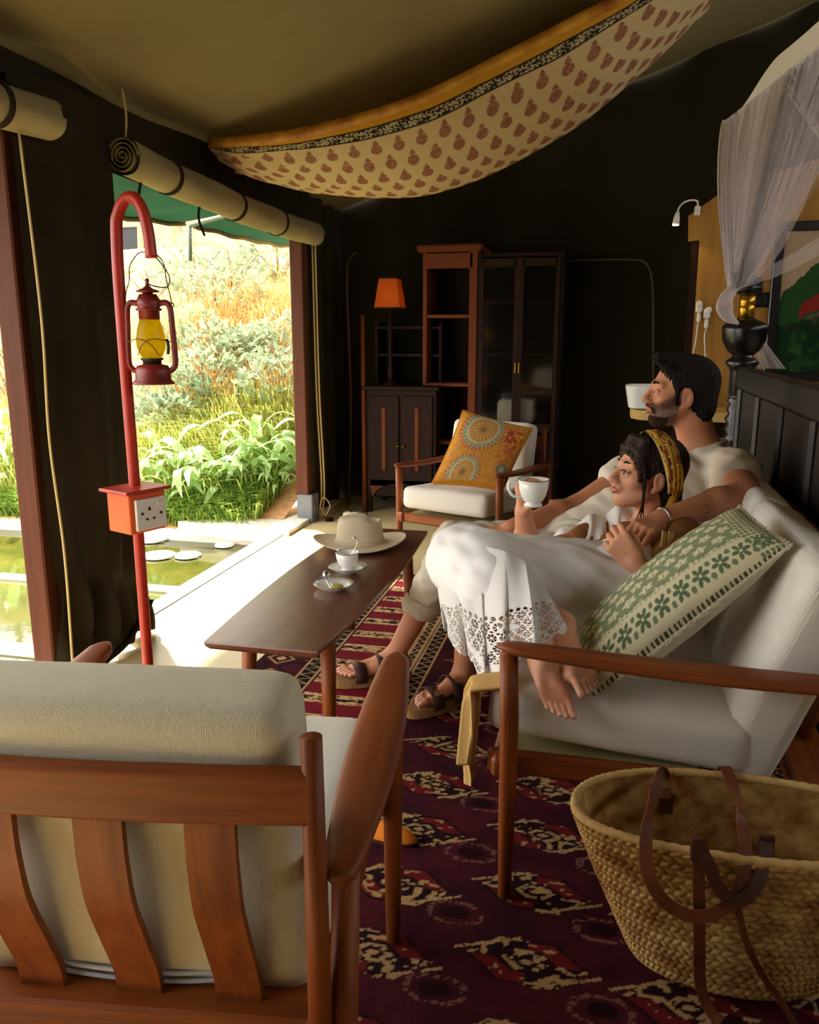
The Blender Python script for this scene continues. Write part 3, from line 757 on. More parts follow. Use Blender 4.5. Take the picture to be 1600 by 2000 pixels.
def easy_seat(name, loc, rz, label, cat, half, ncush, slats, mats_, sc=1.0, dents=None, zipper=True, tip=.40, by=-.185, bz=0.0, tilt=12, UY=-.29, rear=-.34):
    e = empty(name, loc, rz, label, cat); e.scale = (sc, sc, sc)
    ax = half; wi = ax - .028
    for s in (-1, 1):
        MB().tube([(s * ax, .30, .012), (s * ax, .30, .2), (s * ax, .30, .45), (s * ax, .305, .592)], [.0145, .018, .0205, .0195], 16).build('leg', 'teak', e)
        MB().tube([(s * ax, rear - .05, .012), (s * ax, rear + .01, .25), (s * ax, rear + .06, .578)], [.0145, .019, .019], 16).build('leg', 'teak', e)
        t = np.linspace(0, 1, 44); yy = tip - (tip - rear) * t
        pth = np.stack([np.full(44, s * ax), yy, .607 - .02 * t - .012 * np.sin(np.pi * t)], 1)
        wd = .012 + .032 * np.sin(np.pi * np.clip(t * .86 + .08, 0, 1)) ** .8; wd[0] *= .35; wd[1] *= .75; wd[-1] *= .5
        th = np.full(44, .012); th[0] *= .4; th[1] *= .8; th[-1] *= .5
        mb = MB(); loft(mb, pth, wd, th); mb.build('armrest', 'teak_y', e)
        MB().box((s * (wi - .014), .02, .322), (.026, .66, .055), bev=.008).build('side_rail', 'teak_y', e, smooth=False)
        MB().tube([(s * wi, UY + .01, .25), (s * wi, UY + .005, .5), (s * wi, UY, .78)], [.0160, .0155, .0135], 14).build('upright', 'teak', e)
    MB().box((0, .325, .322), (2 * ax, .028, .052), bev=.010).build('front_rail', 'teak_x', e, smooth=False)
    MB().box((0, UY + .082, .318), (2 * wi, .10, .05), bev=.006).build('back_rail', 'teak_x', e, smooth=False)
    def tr(u, v):
        a = 2 * np.pi * v; x = -wi + 2 * wi * u; bow = -.012 * np.sin(np.pi * u)
        return x, UY + bow + .012 * np.sign(np.cos(a)) * np.abs(np.cos(a)) ** .3, .702 + .036 * np.sign(np.sin(a)) * np.abs(np.sin(a)) ** .3
    MB().grid(tr, 24, 33).build('top_rail', 'teak_x', e, sharp=40)
    for sx in slats:
        pth = spline([(sx, UY - .008, .71), (sx, UY - .008, .64), (sx, UY - .006, .60), (sx, UY + .005, .53), (sx, UY + .035, .45), (sx, UY + .058, .39), (sx, UY + .066, .355), (sx, UY + .066, .335)], 7)
        MB().tube(pth, 0, flat=(.064, .011), up=(0, -1, .2)).build('back_slat', 'teak', e, smooth=True, sharp=30)
    MB().box((0, .11, .335), (2 * wi - .06, .42, .012)).build('seat_deck', 'linen_olive', e, smooth=False)
    cw = (2 * wi - .03) / ncush
    for k in range(ncush):
        cx = -wi + .015 + cw * (k + .5)
        M1 = Matrix.Translation((cx, .075, .418)) @ Matrix.Rotation(math.radians(4.5), 4, 'X')
        c = cushion((cw - .008, .56, .122), .036, .008, M1, seed=k * 7, dent=(dents[k] if dents else None)).build('seat_cushion', mats_[0], e); weld(c)
        M2 = Matrix.Translation((cx, by, .570 + bz)) @ Matrix.Rotation(math.radians(90 + tilt), 4, 'X')
        c = cushion((cw - .03, .50, .125), .034, .010, M2, seed=k * 5 + 2).build('back_cushion', mats_[1], e); weld(c)
        if zipper:
            cb = cushion((cw - .05, .12, .120), .04, .008, Matrix.Translation((cx, by + .055, .40)) @ Matrix.Rotation(math.radians(90 + tilt), 4, 'X')).build('lower_panel', 'linen_olive', c); weld(cb)
            zz = spline([(cx - cw * .44, by - .01, .372), (cx - cw * .2, by - .022, .355), (cx + cw * .1, by - .025, .352), (cx + cw * .44, by - .01, .365)], 6)
            for dz in (0, .013): MB().tube([(a, b - .004, d + dz) for a, b, d in zz], .0035, 6).build('zip_seam', 'zip', c)
    return e
R8 = math.radians(8)
easy_seat('easy_chair', (-.641, 1.092, 0), R8, 'wooden easy chair seen from behind in the left foreground, slatted back', 'chair', .31, 1, (-.131, .012, .155), ('linen', 'linen_cream'), rear=-.29)
easy_seat('easy_chair', (-.66, 4.28, 0), math.radians(160), 'wooden easy chair facing the viewer at the far end of the coffee table', 'chair', .31, 1, (-.14, 0, .14), ('linen', 'linen'), sc=.95, tip=.34)
SOFA_H = .78
easy_seat('sofa', (.133, 1.623 + SOFA_H, 0), math.radians(90), 'wooden two seat sofa with pale linen cushions under the couple', 'sofa', SOFA_H, 2, (-.5, -.25, 0, .25, .5), ('linen', 'linen'), zipper=False, tip=.33, by=-.262, bz=-.012, tilt=20, UY=-.42, rear=-.54)

# ================================================================ coffee table and what stands on it
TZ = .42
tb = empty('coffee_table', (-.88, 2.64, 0), 0, 'long narrow teak coffee table beside the bright floor', 'table')
def tx(t):   # half width along the length
    return .165 + .03 * math.sin(math.pi * t)
ol = []
for t in np.linspace(0, 1, 24): ol.append((tx(t) * 1.0, -.70 + 1.40 * t))
ol2 = [(-x, y) for x, y in ol[::-1]]
def rim(sc, z): return [(x * sc, y * (1 - (1 - sc) * .25), z) for x, y in ol + ol2]
mb = MB(); rings = [rim(.93, TZ - .026), rim(.985, TZ - .016), rim(1.0, TZ - .006), rim(.99, TZ)]
n_ = len(ol) * 2
for r in rings: mb.v += r
for i in range(3):
    mb.f += [(i * n_ + k, i * n_ + (k + 1) % n_, (i + 1) * n_ + (k + 1) % n_, (i + 1) * n_ + k) for k in range(n_)]
mb.f += [tuple(range(n_))[::-1], tuple(3 * n_ + k for k in range(n_))]
mb.build('table_top', 'table_top', tb, sharp=25)
for sx, sy in ((-1, -1), (1, -1), (-1, 1), (1, 1)):
    MB().tube([(sx * .135, sy * .53, .013), (sx * .128, sy * .51, .2), (sx * .122, sy * .49, TZ - .02)], [.017, .021, .024], 16).build('leg', 'teak', tb)
for s in (-1, 1): MB().box((0, s * .49, TZ - .045), (.23, .024, .045), bev=.004).build('cross_rail', 'teak_x', tb, smooth=False)
MB().box((0, 0, TZ - .045), (.026, .96, .04), bev=.004).build('spine_rail', 'teak_y', tb, smooth=False)

# straw hat
hp = at(690, 1072, Z=TZ); hz = TZ
ht = empty('straw_hat', (hp[0] + .01, hp[1] + .06, hz), math.radians(20), 'pale straw fedora lying on the far end of the coffee table', 'hat')
def brim(u, v):
    a = u * 2 * np.pi; r = .085 + .085 * v
    return r * 1.08 * np.cos(a), r * .98 * np.sin(a), .006 + .030 * (v ** 2) * (np.abs(np.cos(a)) ** 2) - .006 * np.sin(a) * v + .004 * (1 - v)
def brim2(u, v): x, y, z = brim(u, v); return x, y, z + .0035
mb = MB().grid(brim, 72, 10).grid(brim2, 72, 10); mb.build('brim', 'straw_hat', ht)
ed = [tuple(float(q) for q in brim(np.array(u), np.array(1.0))) for u in np.linspace(0, 1, 60, endpoint=False)]
MB().tube([(a, b, c + .002) for a, b, c in ed], .0028, 6, closed=True).build('brim_edge', 'hat_band', ht)
def crown(u, v):
    a = u * 2 * np.pi; h = v
    side = np.clip(h / .72, 0, 1); topk = np.clip((h - .72) / .28, 0, 1)
    r = (.088 - .016 * side) * (1 - topk ** 1.6)
    x = r * 1.10 * np.cos(a); y = r * .92 * np.sin(a)
    z = .006 + .108 * np.sin(side * np.pi / 2) ** .9 + .012 * np.sin(topk * np.pi / 2)
    z = z - .030 * np.exp(-(y / .022) ** 2) * topk ** .5 * sstep(-.1, .06, x + .03) - .018 * np.exp(-(((x - .06) / .03) ** 2)) * side ** 3
    pinch = np.exp(-((np.abs(np.cos(a)) - .75) / .18) ** 2) * (np.cos(a) > 0) * side ** 3 * .012
    return x - pinch * .3, y * (1 - pinch * 9), z
MB().grid(crown, 80, 40).build('crown', 'straw_hat', ht)
MB().tube([(.0885 * 1.10 * math.cos(a), .0885 * .92 * math.sin(a), .018) for a in np.linspace(0, 2 * math.pi, 60, endpoint=False)], 0, flat=(.022, .003), closed=True, u0=(1, 0, 0)).build('band', 'hat_band', ht)

def cup_prof(r0, r1, h): 
    return [(0, .0), (r0 * .8, .0), (r0 * .82, .006), (r0 * .62, .010), (r0 * .9, .018), (r1 * .80, h * .38), (r1 * .93, h * .65), (r1, h), (r1 - .003, h), (r1 * .90, h * .65), (r1 * .76, h * .38), (r0 * .7, .022), (0, .020)]
def handle(mb, r, h, out=.028, a=0):
    c, s = math.cos(a), math.sin(a)
    p = spline([(r * .93, 0, h * .84), (r + out * .9, 0, h * .90), (r + out, 0, h * .62), (r + out * .55, 0, h * .38), (r * .78, 0, h * .32)], 6)
    return mb.tube([(q[0] * c, q[0] * s, q[2]) for q in p], .0042, 8)
cp_ = at(679, 1118, Z=TZ)
sc_ = empty('saucer', (cp_[0], cp_[1], TZ), 0, 'white saucer under the teacup on the coffee table', 'saucer')
MB().lathe([(0, .0), (.026, 0), (.028, .004), (.05, .012), (.068, .022), (.068, .0245), (.05, .0155), (.027, .008), (0, .007)], 40).build('dish', 'porcelain', sc_)
MB().tube([(.068 * math.cos(a), .068 * math.sin(a), .0235) for a in np.linspace(0, 6.283, 48, endpoint=False)], .0014, 6, closed=True).build('gilt_rim', 'gilt', sc_)
tc = empty('teacup', (cp_[0], cp_[1], TZ + .0085), 0, 'white teacup with a spoon standing on its saucer before the hat', 'cup')
MB().lathe(cup_prof(.028, .041, .066), 36).build('bowl', 'porcelain', tc)
mb = MB(); handle(mb, .041, .066, a=2.4); mb.build('handle', 'porcelain', tc)
MB().tube([(.041 * math.cos(a), .041 * math.sin(a), .066) for a in np.linspace(0, 6.283, 40, endpoint=False)], .0012, 6, closed=True).build('gilt_rim', 'gilt', tc)
ts = empty('teaspoon', (cp_[0], cp_[1], TZ + .03), 0, 'small teaspoon leaning in the white teacup', 'spoon')
MB().tube(spline([(-.01, 0, .004), (.012, .012, .035), (.028, .022, .064), (.030, .026, .084), (.022, .024, .094), (.012, .022, .088)], 6), .0018, 8).build('stem', 'chrome', ts)
MB().lathe([(0, -.004), (.008, -.002), (.012, .002), (.008, .003), (0, .003)], 14, (-.012, -.002, .004)).build('bowl', 'chrome', ts)
pp_ = at(652, 1150, Z=TZ)
pt = empty('small_plate', (pp_[0], pp_[1], TZ), 0, 'small white plate nearest the viewer on the coffee table', 'plate')
MB().lathe([(0, .0), (.030, 0), (.032, .004), (.052, .010), (.066, .018), (.066, .0205), (.051, .0135), (.030, .008), (0, .007)], 40).build('dish', 'porcelain', pt)
MB().tube([(.066 * math.cos(a), .066 * math.sin(a), .0195) for a in np.linspace(0, 6.283, 48, endpoint=False)], .0014, 6, closed=True).build('gilt_rim', 'gilt', pt)
sl = MB().lathe([(0, 0), (.020, 0), (.022, .003), (.020, .006), (0, .006)], 20, (pp_[0] + .012, pp_[1] - .005, TZ + .009))
top('lemon_slice', sl, 'lemon', 'pale lemon slice lying on the small plate', 'fruit')
st_ = empty('tea_strainer', (pp_[0], pp_[1], TZ + .022), 0, 'metal tea strainer with a ball and wire tongs on the small plate', 'strainer')
MB().lathe([(0, -.014), (.008, -.012), (.013, -.005), (.014, 0), (.013, .005), (.008, .012), (0, .014)], 18, (-.034, .026, .016)).build('ball', 'chrome', st_)
for s in (-1, 1):
    MB().tube(spline([(-.032, .022, .012), (-.020, -.005 + s * .006, .006), (.0, -.035 + s * .010, .002), (.012, -.055 + s * .008, .001), (.016, -.062, .001)], 6), .0016, 6).build('tong', 'chrome', st_)
MB().tube(spline([(-.045, .03, .012), (-.060, .012, .004), (-.058, -.004, .001), (-.046, -.010, .001)], 6), .0013, 6).build('chain', 'chrome', st_)
# ================================================================ draped sari under the roof
NX = [(405, 284), (470, 282), (600, 262), (800, 205), (1000, 110), (1215, 0), (1330, -75), (1420, -140)]
BX = [(400, 286), (470, 328), (560, 368), (750, 386), (900, 362), (1100, 262), (1250, 140), (1370, 20), (1450, -70), (1500, -130)]
YN_, YBL, YF = 3.76, 4.16, 4.75
nP = np.array([at(x, y, Y=YN_) for x, y in NX]); bP = np.array([at(x, y, Y=YBL) for x, y in BX])
bP[0] = nP[0] + np.array((0, .1, -.005)); nP = np.array(spline(nP, 12)); bP = np.array(spline(bP, 12))
sw = empty('hanging_sari', (-.9, 4.1, 2.2), 0, 'block printed cotton sari draped in a swag under the tent roof', 'drape')
x0, x1 = nP[0][0] + .005, min(nP[-1][0], bP[-1][0])
def sari(u, v):
    X = x0 + u * (x1 - x0)
    zn = np.interp(X, nP[:, 0], nP[:, 2]); zb = np.minimum(np.interp(X, bP[:, 0], bP[:, 2]), zn - .005)
    gath = sstep(0, .16, u)
    zf = ceil_z(X) - .14
    s = v
    # cross section: hem -> belly -> far edge
    ang = np.clip(s / .62, 0, 1)
    Yv = np.where(s < .62, YN_ + (YBL - YN_) * (ang ** 1.15), YBL + (YF - YBL) * (s - .62) / .38)
    zz = np.where(s < .62, zn + (zb - zn) * np.sin(ang * np.pi / 2) ** .85, zb + (zf - zb) * ((s - .62) / .38) ** 1.8)
    zz = zz + .008 * np.sin(40 * s + 5 * u) * (1 - gath) + .004 * np.sin(26 * s + 9 * np.sin(4 * u)) * (s < .6) * (s > .05)
    zz = zz + .010 * (fbm(X * 5, s * 7) - .5)
    Yv = YN_ + (Yv - YN_) * (.35 + .65 * gath)
    return X, Yv, zz
def saric(u, v):
    U = u * (x1 - x0) * 1.12; V = v / .62 * .52
    cell = .118; rowh = .082
    r = np.floor((V - .075) / rowh); vv = (V - .075) - (r + .5) * rowh
    uu = (U + (r % 2) * cell * .5) % cell - cell * .5
    h = vv / .034                                     # -1 point .. 1 round end
    wd = .030 * np.sqrt(np.clip(1 - ((h - .35) / .75) ** 2, 0, 1)) * (h > -.4) + .030 * np.clip((h + 1.15) / .95, 0, 1) * (h <= -.4) * .85
    nf = vnoise(U * 300, V * 300)
    mot = (np.abs(uu) < wd) * (np.abs(h) < 1.12) * (V > .075) * (.72 + .28 * (nf > .35))
    L = [(.12 * vnoise(U * 60, V * 60), rgb(190, 160, 112)), (mot, rgb(150, 98, 76))]
    orn = (V > .030) * (V < .066)
    L.append((orn * 1.0, rgb(196, 182, 146)))
    pt = (np.sin(U * 150 + 3 * np.sin(V * 190)) * np.sin(V * 260 + 2 * np.sin(U * 95)) > -.05)
    L.append((orn * pt * 1.0, rgb(52, 44, 42)))
    L.append(((np.abs(V - .030) < .003) * 1.0, rgb(60, 44, 30))); L.append(((np.abs(V - .067) < .003) * 1.0, rgb(60, 50, 44)))
    L.append(((V < .028) * 1.0, rgb(206, 150, 46))); L.append(((V < .006) * 1.0, rgb(120, 50, 26)))
    return pick(rgb(212, 188, 142), *L)
MB().grid(sari, 620, 260, saric).build('cloth', 'sari', sw, world=True)
hm = [tuple(float(q) for q in sari(np.array(t), np.array(0.0))) for t in np.linspace(0, 1, 80)]
MB().tube([(a, b - .004, c + .010) for a, b, c in hm], 0, flat=(.004, .045), up=(0, 0, 1)).build('gold_hem', mat('gold_cloth', rgb(214, 156, 52), .45, .4, var=(9, rgb(150, 84, 26))), sw, world=True)

# ================================================================ back of the tent: dresser, lamp, cupboards
def Zat(y, Y, x=1440): return float(at(x, y, Y=Y)[2])
dr = empty('carved_dresser', (-1.37, 5.72, 0), 0, 'dark carved wooden dresser standing against the back wall', 'dresser')
zt = Zat(758, 5.5, 780)
MB().box((0, 0, zt / 2 + .06), (.50, .46, zt - .12), bev=.004).build('body', 'dark_wood', dr, smooth=False)
MB().box((0, -.01, zt), (.54, .50, .03), bev=.006).build('top_board', 'dark_wood', dr, smooth=False)
for s in (-1, 1):
    d = MB().box((s * .118, -.235, zt * .58), (.215, .02, zt * .72), bev=.004).build('door', 'dark_wood', dr, smooth=False)
    MB().box((s * .118, -.248, zt * .60), (.03, .012, zt * .5), bev=.004).build('carved_strip', 'cupboard_wood', d, smooth=False)
    MB().lathe([(0, 0), (.012, 0), (.012, .012), (0, .018)], 12, (s * .02, -.25, zt * .55), axis=(0, -1, 0)).build('knob', 'brass', d)
    for sy in (-1, 1): MB().box((s * .235, sy * .205, .06), (.035, .035, .12), bev=.004).build('leg', 'dark_wood', dr, smooth=False)
arch = MB()
for k in range(20):
    a0, a1 = math.pi * k / 20, math.pi * (k + 1) / 20
    for a, b in ((a0, a1),): arch.add([(-.20 * math.cos(a), -.245, .10 + .12 * math.sin(a)), (-.20 * math.cos(b), -.245, .10 + .12 * math.sin(b)), (-.23 * math.cos(b), -.245, .24), (-.23 * math.cos(a), -.245, .24)], [(0, 1, 2, 3)])
arch.build('arched_apron', 'cupboard_wood', dr, smooth=False)
MB().tube([(-.262, -.24, 0), (-.262, -.24, Zat(615, 5.5, 720))], [.017, .014], 10).build('corner_post', 'cupboard_wood', dr)
for zz in (Zat(695, 5.5, 780), Zat(640, 5.5, 780)):
    MB().box((.02, .08, zz), (.46, .26, .018)).build('hutch_shelf', 'dark_wood', dr, smooth=False)
for s in (-1, 1): MB().box((s * .23, .1, zt + .22), (.02, .24, .44)).build('hutch_side', 'dark_wood', dr, smooth=False)
tl = empty('table_lamp', (-1.46, 5.56, zt + .016), 0, 'dim table lamp with a glowing orange fabric shade on the dresser', 'lamp')
hS = Zat(606, 5.5, 750) - zt
MB().lathe([(0, 0), (.05, 0), (.05, .012), (.02, .025), (.014, .06), (.022, .09), (.014, .12), (.012, hS * .7), (.02, hS * .75), (.010, hS * .8), (.008, hS + .05), (0, hS + .05)], 18).build('turned_stem', 'dark_wood', tl)
def shade(w0, w1, z0, z1):
    mb = MB(); V = []
    for z, w in ((z0, w1), (z1, w0)):
        V += [(-w, -w, z), (w, -w, z), (w, w, z), (-w, w, z)]
    return mb.add(V, [(0, 1, 5, 4), (1, 2, 6, 5), (2, 3, 7, 6), (3, 0, 4, 7)])
sh = shade(.062, .088, hS, hS + .19).build('shade', 'shade_orange', tl, smooth=False)
MB().box((0, 0, hS + .195), (.13, .13, .012)).build('shade_trim', 'dark_wood', sh, smooth=False)
MB().tube([(-.09, -.09, hS - .004), (.09, -.09, hS - .004), (.09, .09, hS - .004), (-.09, .09, hS - .004)], .006, 6, closed=True).build('fringe', 'dark_wood', sh)
pl_ = bpy.data.lights.new('lamp_light', 'POINT'); pl_.energy = .12; pl_.color = (1, .45, .15); pl_.shadow_soft_size = .03
lo = bpy.data.objects.new('lamp_light', pl_); COL.objects.link(lo); lo.parent = tl; lo.location = (0, 0, hS + .07)
MB().lathe([(0, -.03), (.018, -.02), (.026, .005), (.018, .03), (0, .035)], 14, (0, 0, hS + .07)).build('bulb', mat('bulb_dim', (1, .5, .2), emit=((1, .45, .12), 1.5)), tl)

cb = empty('open_bookcase', (-1.06, 5.80, 0), 0, 'tall orange brown wooden case with a cornice behind the far chair', 'cupboard')
zc = Zat(490, 5.55, 850)
for x in (-.165, .165): MB().box((x, 0, zc / 2), (.055 if x > 0 else .03, .42, zc), bev=.004).build('side_board', 'cupboard_wood', cb, smooth=False)
MB().box((0, 0, zc + .02), (.44, .47, .05), bev=.012).build('cornice', 'cupboard_wood', cb, smooth=False)
MB().box((0, -.20, zc - .06), (.32, .02, .10), bev=.004).build('frieze', 'cupboard_wood', cb, smooth=False)
MB().box((0, .19, zc / 2), (.30, .02, zc)).build('back_panel', 'dark_wood', cb, smooth=False)
for zz in (.08, .5, .9, Zat(618, 5.6, 850)): MB().box((0, 0, zz), (.30, .40, .022)).build('shelf', 'cupboard_wood', cb, smooth=False)

gc = empty('glass_cupboard', (-.59, 5.80, 0), 0, 'dark glass fronted cupboard right of the orange brown case', 'cupboard')
MB().box((0, .19, .9), (.56, .02, 1.72)).build('back_panel', 'dark_wood', gc, smooth=False)
for x in (-.27, .27): MB().box((x, 0, .9), (.03, .40, 1.74), bev=.004).build('side_board', 'dark_wood', gc, smooth=False)
for zz in (.05, .62, 1.1, 1.45, 1.75): MB().box((0, 0, zz), (.54, .38, .022)).build('shelf', 'dark_wood', gc, smooth=False)
for s in (-1, 1):
    d = MB()
    for x in (s * .015, s * .25): d.box((x, -.205, .9), (.03, .02, 1.66))
    for z in (.09, .62, 1.70): d.box((s * .132, -.205, z), (.22, .02, .05))
    d = d.build('door', 'dark_wood', gc, smooth=False)
    MB().box((s * .132, -.203, 1.16), (.21, .004, 1.04)).build('pane', 'glass', d, smooth=False)
    MB().box((s * .012, -.222, 1.02), (.010, .014, .07), bev=.002).build('handle', 'brass', d, smooth=False)
lin_ = cushion((.26, .24, .16), .03, .01, Matrix.Translation((-.60, 5.78, .72))); o = top('basin_reflection', lin_, 'linen_cream', 'pale block standing in for a basin reflection in the glass cupboard', 'linen'); weld(o)  # pale padded block modelled in place of a faint basin reflection
# piping of the canvas doorway in the back wall
bw = bpy.data.objects['wall_back']
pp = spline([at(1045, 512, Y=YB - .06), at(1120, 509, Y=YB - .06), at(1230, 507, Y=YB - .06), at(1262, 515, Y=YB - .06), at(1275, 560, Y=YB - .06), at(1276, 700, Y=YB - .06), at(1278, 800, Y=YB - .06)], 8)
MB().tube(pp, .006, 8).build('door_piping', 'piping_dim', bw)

# ================================================================ plywood partition, wash stand, reading lamp
YP = 5.0
pw = empty('plywood_partition', (1.5, YP, 0), 0, 'honey coloured plywood partition with a stepped edge behind the bed', 'partition')
def q(x, y): p = at(x, y, Y=YP); return (float(p[0]), float(p[2]))
poly = [q(1345, 422), q(1421, 368), (1.2, q(1421, 368)[1] + .18), (2.6, q(1421, 368)[1] + .18), (2.6, 0), (q(1366, 470)[0], 0), q(1366, 470), q(1345, 472)]
M_ = Matrix(((1, 0, 0, 0), (0, 0, 1, 0), (0, 1, 0, 0), (0, 0, 0, 1)))
MB().prism(poly, YP - .02, YP + .02, M_).build('panel', 'plywood', pw, smooth=False, world=True)
MB().box((q(1366, 470)[0] - .02, YP + .01, .87), (.035, .06, 1.74)).build('edge_post', 'dark_wood', pw, smooth=False, world=True)
ws = empty('wash_stand', (.52, 4.78, 0), 0, 'honey coloured wash stand counter with a rounded front beneath the basin', 'counter')
zk = Zat(800, 4.7, 1260)
cpoly = [(-.38, .19), (.5, .19), (.5, -.19), (-.26, -.19), (-.34, -.15), (-.38, -.06)]
MB().prism(cpoly, zk - .05, zk).build('counter_top', mat('pale_wood', rgb(206, 172, 104), .5, .3, wood=('x', rgb(186, 148, 82))), ws, smooth=False)
MB().box((.16, .04, (zk - .05) / 2), (.60, .26, zk - .05)).build('body', 'dark_wood', ws, smooth=False)
MB().box((.30, -.145, zk - .12), (.36, .02, .05)).build('drawer_gap', 'dark_wood', ws, smooth=False)
bs = at(1268, 800, Y=4.74)
ba = empty('wash_basin', (float(bs[0]) + .03, 4.76, zk), 0, 'white ceramic wash basin on the honey coloured counter', 'basin')
def basin(u, v):
    t = v; a = u * 2 * np.pi; sq = .5
    c, s = np.sign(np.cos(a)) * np.abs(np.cos(a)) ** sq, np.sign(np.sin(a)) * np.abs(np.sin(a)) ** sq
    rr = np.interp(t, [0, .04, .5, .54, .95, 1], [.0, .86, 1.0, .93, .78, 0]); z = np.interp(t, [0, .04, .5, .54, .95, 1], [.001, .003, .13, .13, .02, .018])
    return .165 * rr * c, .13 * rr * s, z
MB().grid(basin, 48, 30).build('bowl', 'porcelain', ba, sharp=50)
MB().lathe([(0, 0), (.02, 0), (.02, .004), (0, .004)], 12, (0, 0, .02)).build('drain', 'chrome', ba)
rl = empty('reading_lamp', tuple(at(1362, 412, Y=YP - .03)), 0, 'white gooseneck reading lamp switched on at the top of the plywood partition', 'lamp')
L0 = at(1362, 412, Y=YP - .03)
gn = spline([at(1363, 405, Y=YP - .03), at(1362, 393, Y=4.97), at(1350, 391, Y=4.94), at(1335, 396, Y=4.92), at(1326, 407, Y=4.9), at(1324, 416, Y=4.9)], 6)
MB().tube(gn, .005, 8).build('gooseneck', 'white_plastic', rl, world=True)
MB().box(tuple(L0), (.03, .035, .05), bev=.004).build('clamp', 'white_plastic', rl, smooth=False, world=True)
hd0, hd1 = at(1324, 414, Y=4.9), at(1320, 438, Y=4.9)
MB().tube([hd0, hd0 * .6 + hd1 * .4, hd0 * .25 + hd1 * .75, hd1], [.010, .015, .017, .020], 14).build('head', 'white_plastic', rl, world=True)
bu = MB().lathe([(0, 0), (.017, .002), (.017, .008), (0, .010)], 14, tuple(hd1 - np.array((0, 0, .008)))).build('bulb', 'bulb', rl, world=True)
sp_ = bpy.data.lights.new('reading_light', 'SPOT'); sp_.energy = 1.6; sp_.color = (1, .8, .45); sp_.spot_size = 2.2; sp_.shadow_soft_size = .02
so = bpy.data.objects.new('reading_light', sp_); COL.objects.link(so); so.parent = rl; so.location = tuple(hd1 - L0 + np.array((0, 0, -.012)))
for k, (x, y, lb) in enumerate(((1366, 600, 'left white plug and adaptor with a trailing cord on the plywood partition'), (1381, 612, 'right white plug with a trailing cord on the plywood partition'))):
    c = at(x, y, Y=YP - .035); e = empty('wall_plug', tuple(c), 0, lb, 'plug', 'plugs on the partition')
    MB().box((0, .0, 0), (.036, .03, .055), bev=.006).build('body', 'white_plastic', e, smooth=False)
    MB().lathe([(0, 0), (.016, 0), (.018, .01), (.012, .016), (0, .016)], 14, (-.004 if k == 0 else .006, -.014, .018), axis=(0, -1, 0)).build('dial', 'white_plastic', e)
    MB().box((0, -.008, -.055), (.020, .022, .05), bev=.005).build('plug_top', 'white_plastic', e, smooth=False)
    cc = spline([(0, -.008, -.08), (-.004, -.008, -.13), (.004 - .012 * (1 - k), -.008, -.2), (-.018 + .03 * k, -.008, -.27)], 6)
    MB().tube(cc, .0035, 6).build('cord', 'white_plastic', e)

# painting
pa = at(1520, 503, Y=YP - .04); pb = at(1520, 735, Y=YP - .04)
pt_ = empty('parrot_painting', (float(pa[0]), YP - .045, float(pb[2])), 0, 'framed painting of a green and red bird on the partition by the bed', 'painting')
Wp, Hp = .62, float(pa[2] - pb[2]) * 1.25
for (c, s_) in (((.0, 0, Hp / 2), (.05, .035, Hp + .05)), ((Wp, 0, Hp / 2), (.05, .035, Hp + .05)), ((Wp / 2, 0, 0), (Wp, .035, .05)), ((Wp / 2, 0, Hp), (Wp, .035, .05))):
    MB().box(c, s_, bev=.005).build('frame_side', 'ebony', pt_, smooth=False)
def bird(u, v):
    x, y = u * Wp, v * Hp; n = fbm(x * 14, y * 14)
    bx, by = x - .22 + .05 * (n - .45), y - Hp * .60 + .06 * (fbm(x * 22 + 7, y * 22) - .45); ax = (bx * .75 + by * .66); ay = (-bx * .66 + by * .75)
    L = [(sstep(.62, .30, v + .35 * (n - .5)) , rgb(22, 46, 26)), (sstep(.5, .62, n) * (v < .5), rgb(40, 76, 34)),
         (np.clip(1.15 - (ax / .26) ** 2 - (ay / .10) ** 2, 0, 1) > .15, rgb(40, 74, 36)), (np.clip(1 - ((ax + .03) / .13) ** 2 - ((ay + .05) / .035) ** 2, 0, 1) > .0, rgb(136, 44, 34)),
         (np.clip(1 - ((ax - .22) / .05) ** 2 - ((ay - .01) / .035) ** 2, 0, 1) > 0, rgb(176, 40, 30)), (np.clip(1 - ((ax - .17) / .04) ** 2 - ((ay) / .05) ** 2, 0, 1) > 0, rgb(50, 96, 44)),
         (np.clip(1 - ((ax - .25) / .010) ** 2 - ((ay - .015) / .010) ** 2, 0, 1) > 0, rgb(20, 18, 16))]
    return pick(rgb(176, 150, 118), *[(a * 1.0, c) for a, c in L])
MB().grid(lambda u, v: (u * Wp, 0 * u, v * Hp), 120, 140, bird).build('canvas', 'print', pt_)
sk = at(1490, 586, Y=YP - .03)
e = empty('wall_switch', tuple(sk), 0, 'dark wall switch plate behind the bed post', 'switch')
MB().box((0, 0, 0), (.10, .015, .08), bev=.004).build('plate', 'ebony', e, smooth=False)
for s in (-1, 1): MB().box((s * .022, -.009, 0), (.03, .008, .045), bev=.002).build('rocker', 'black_plastic', e, smooth=False)

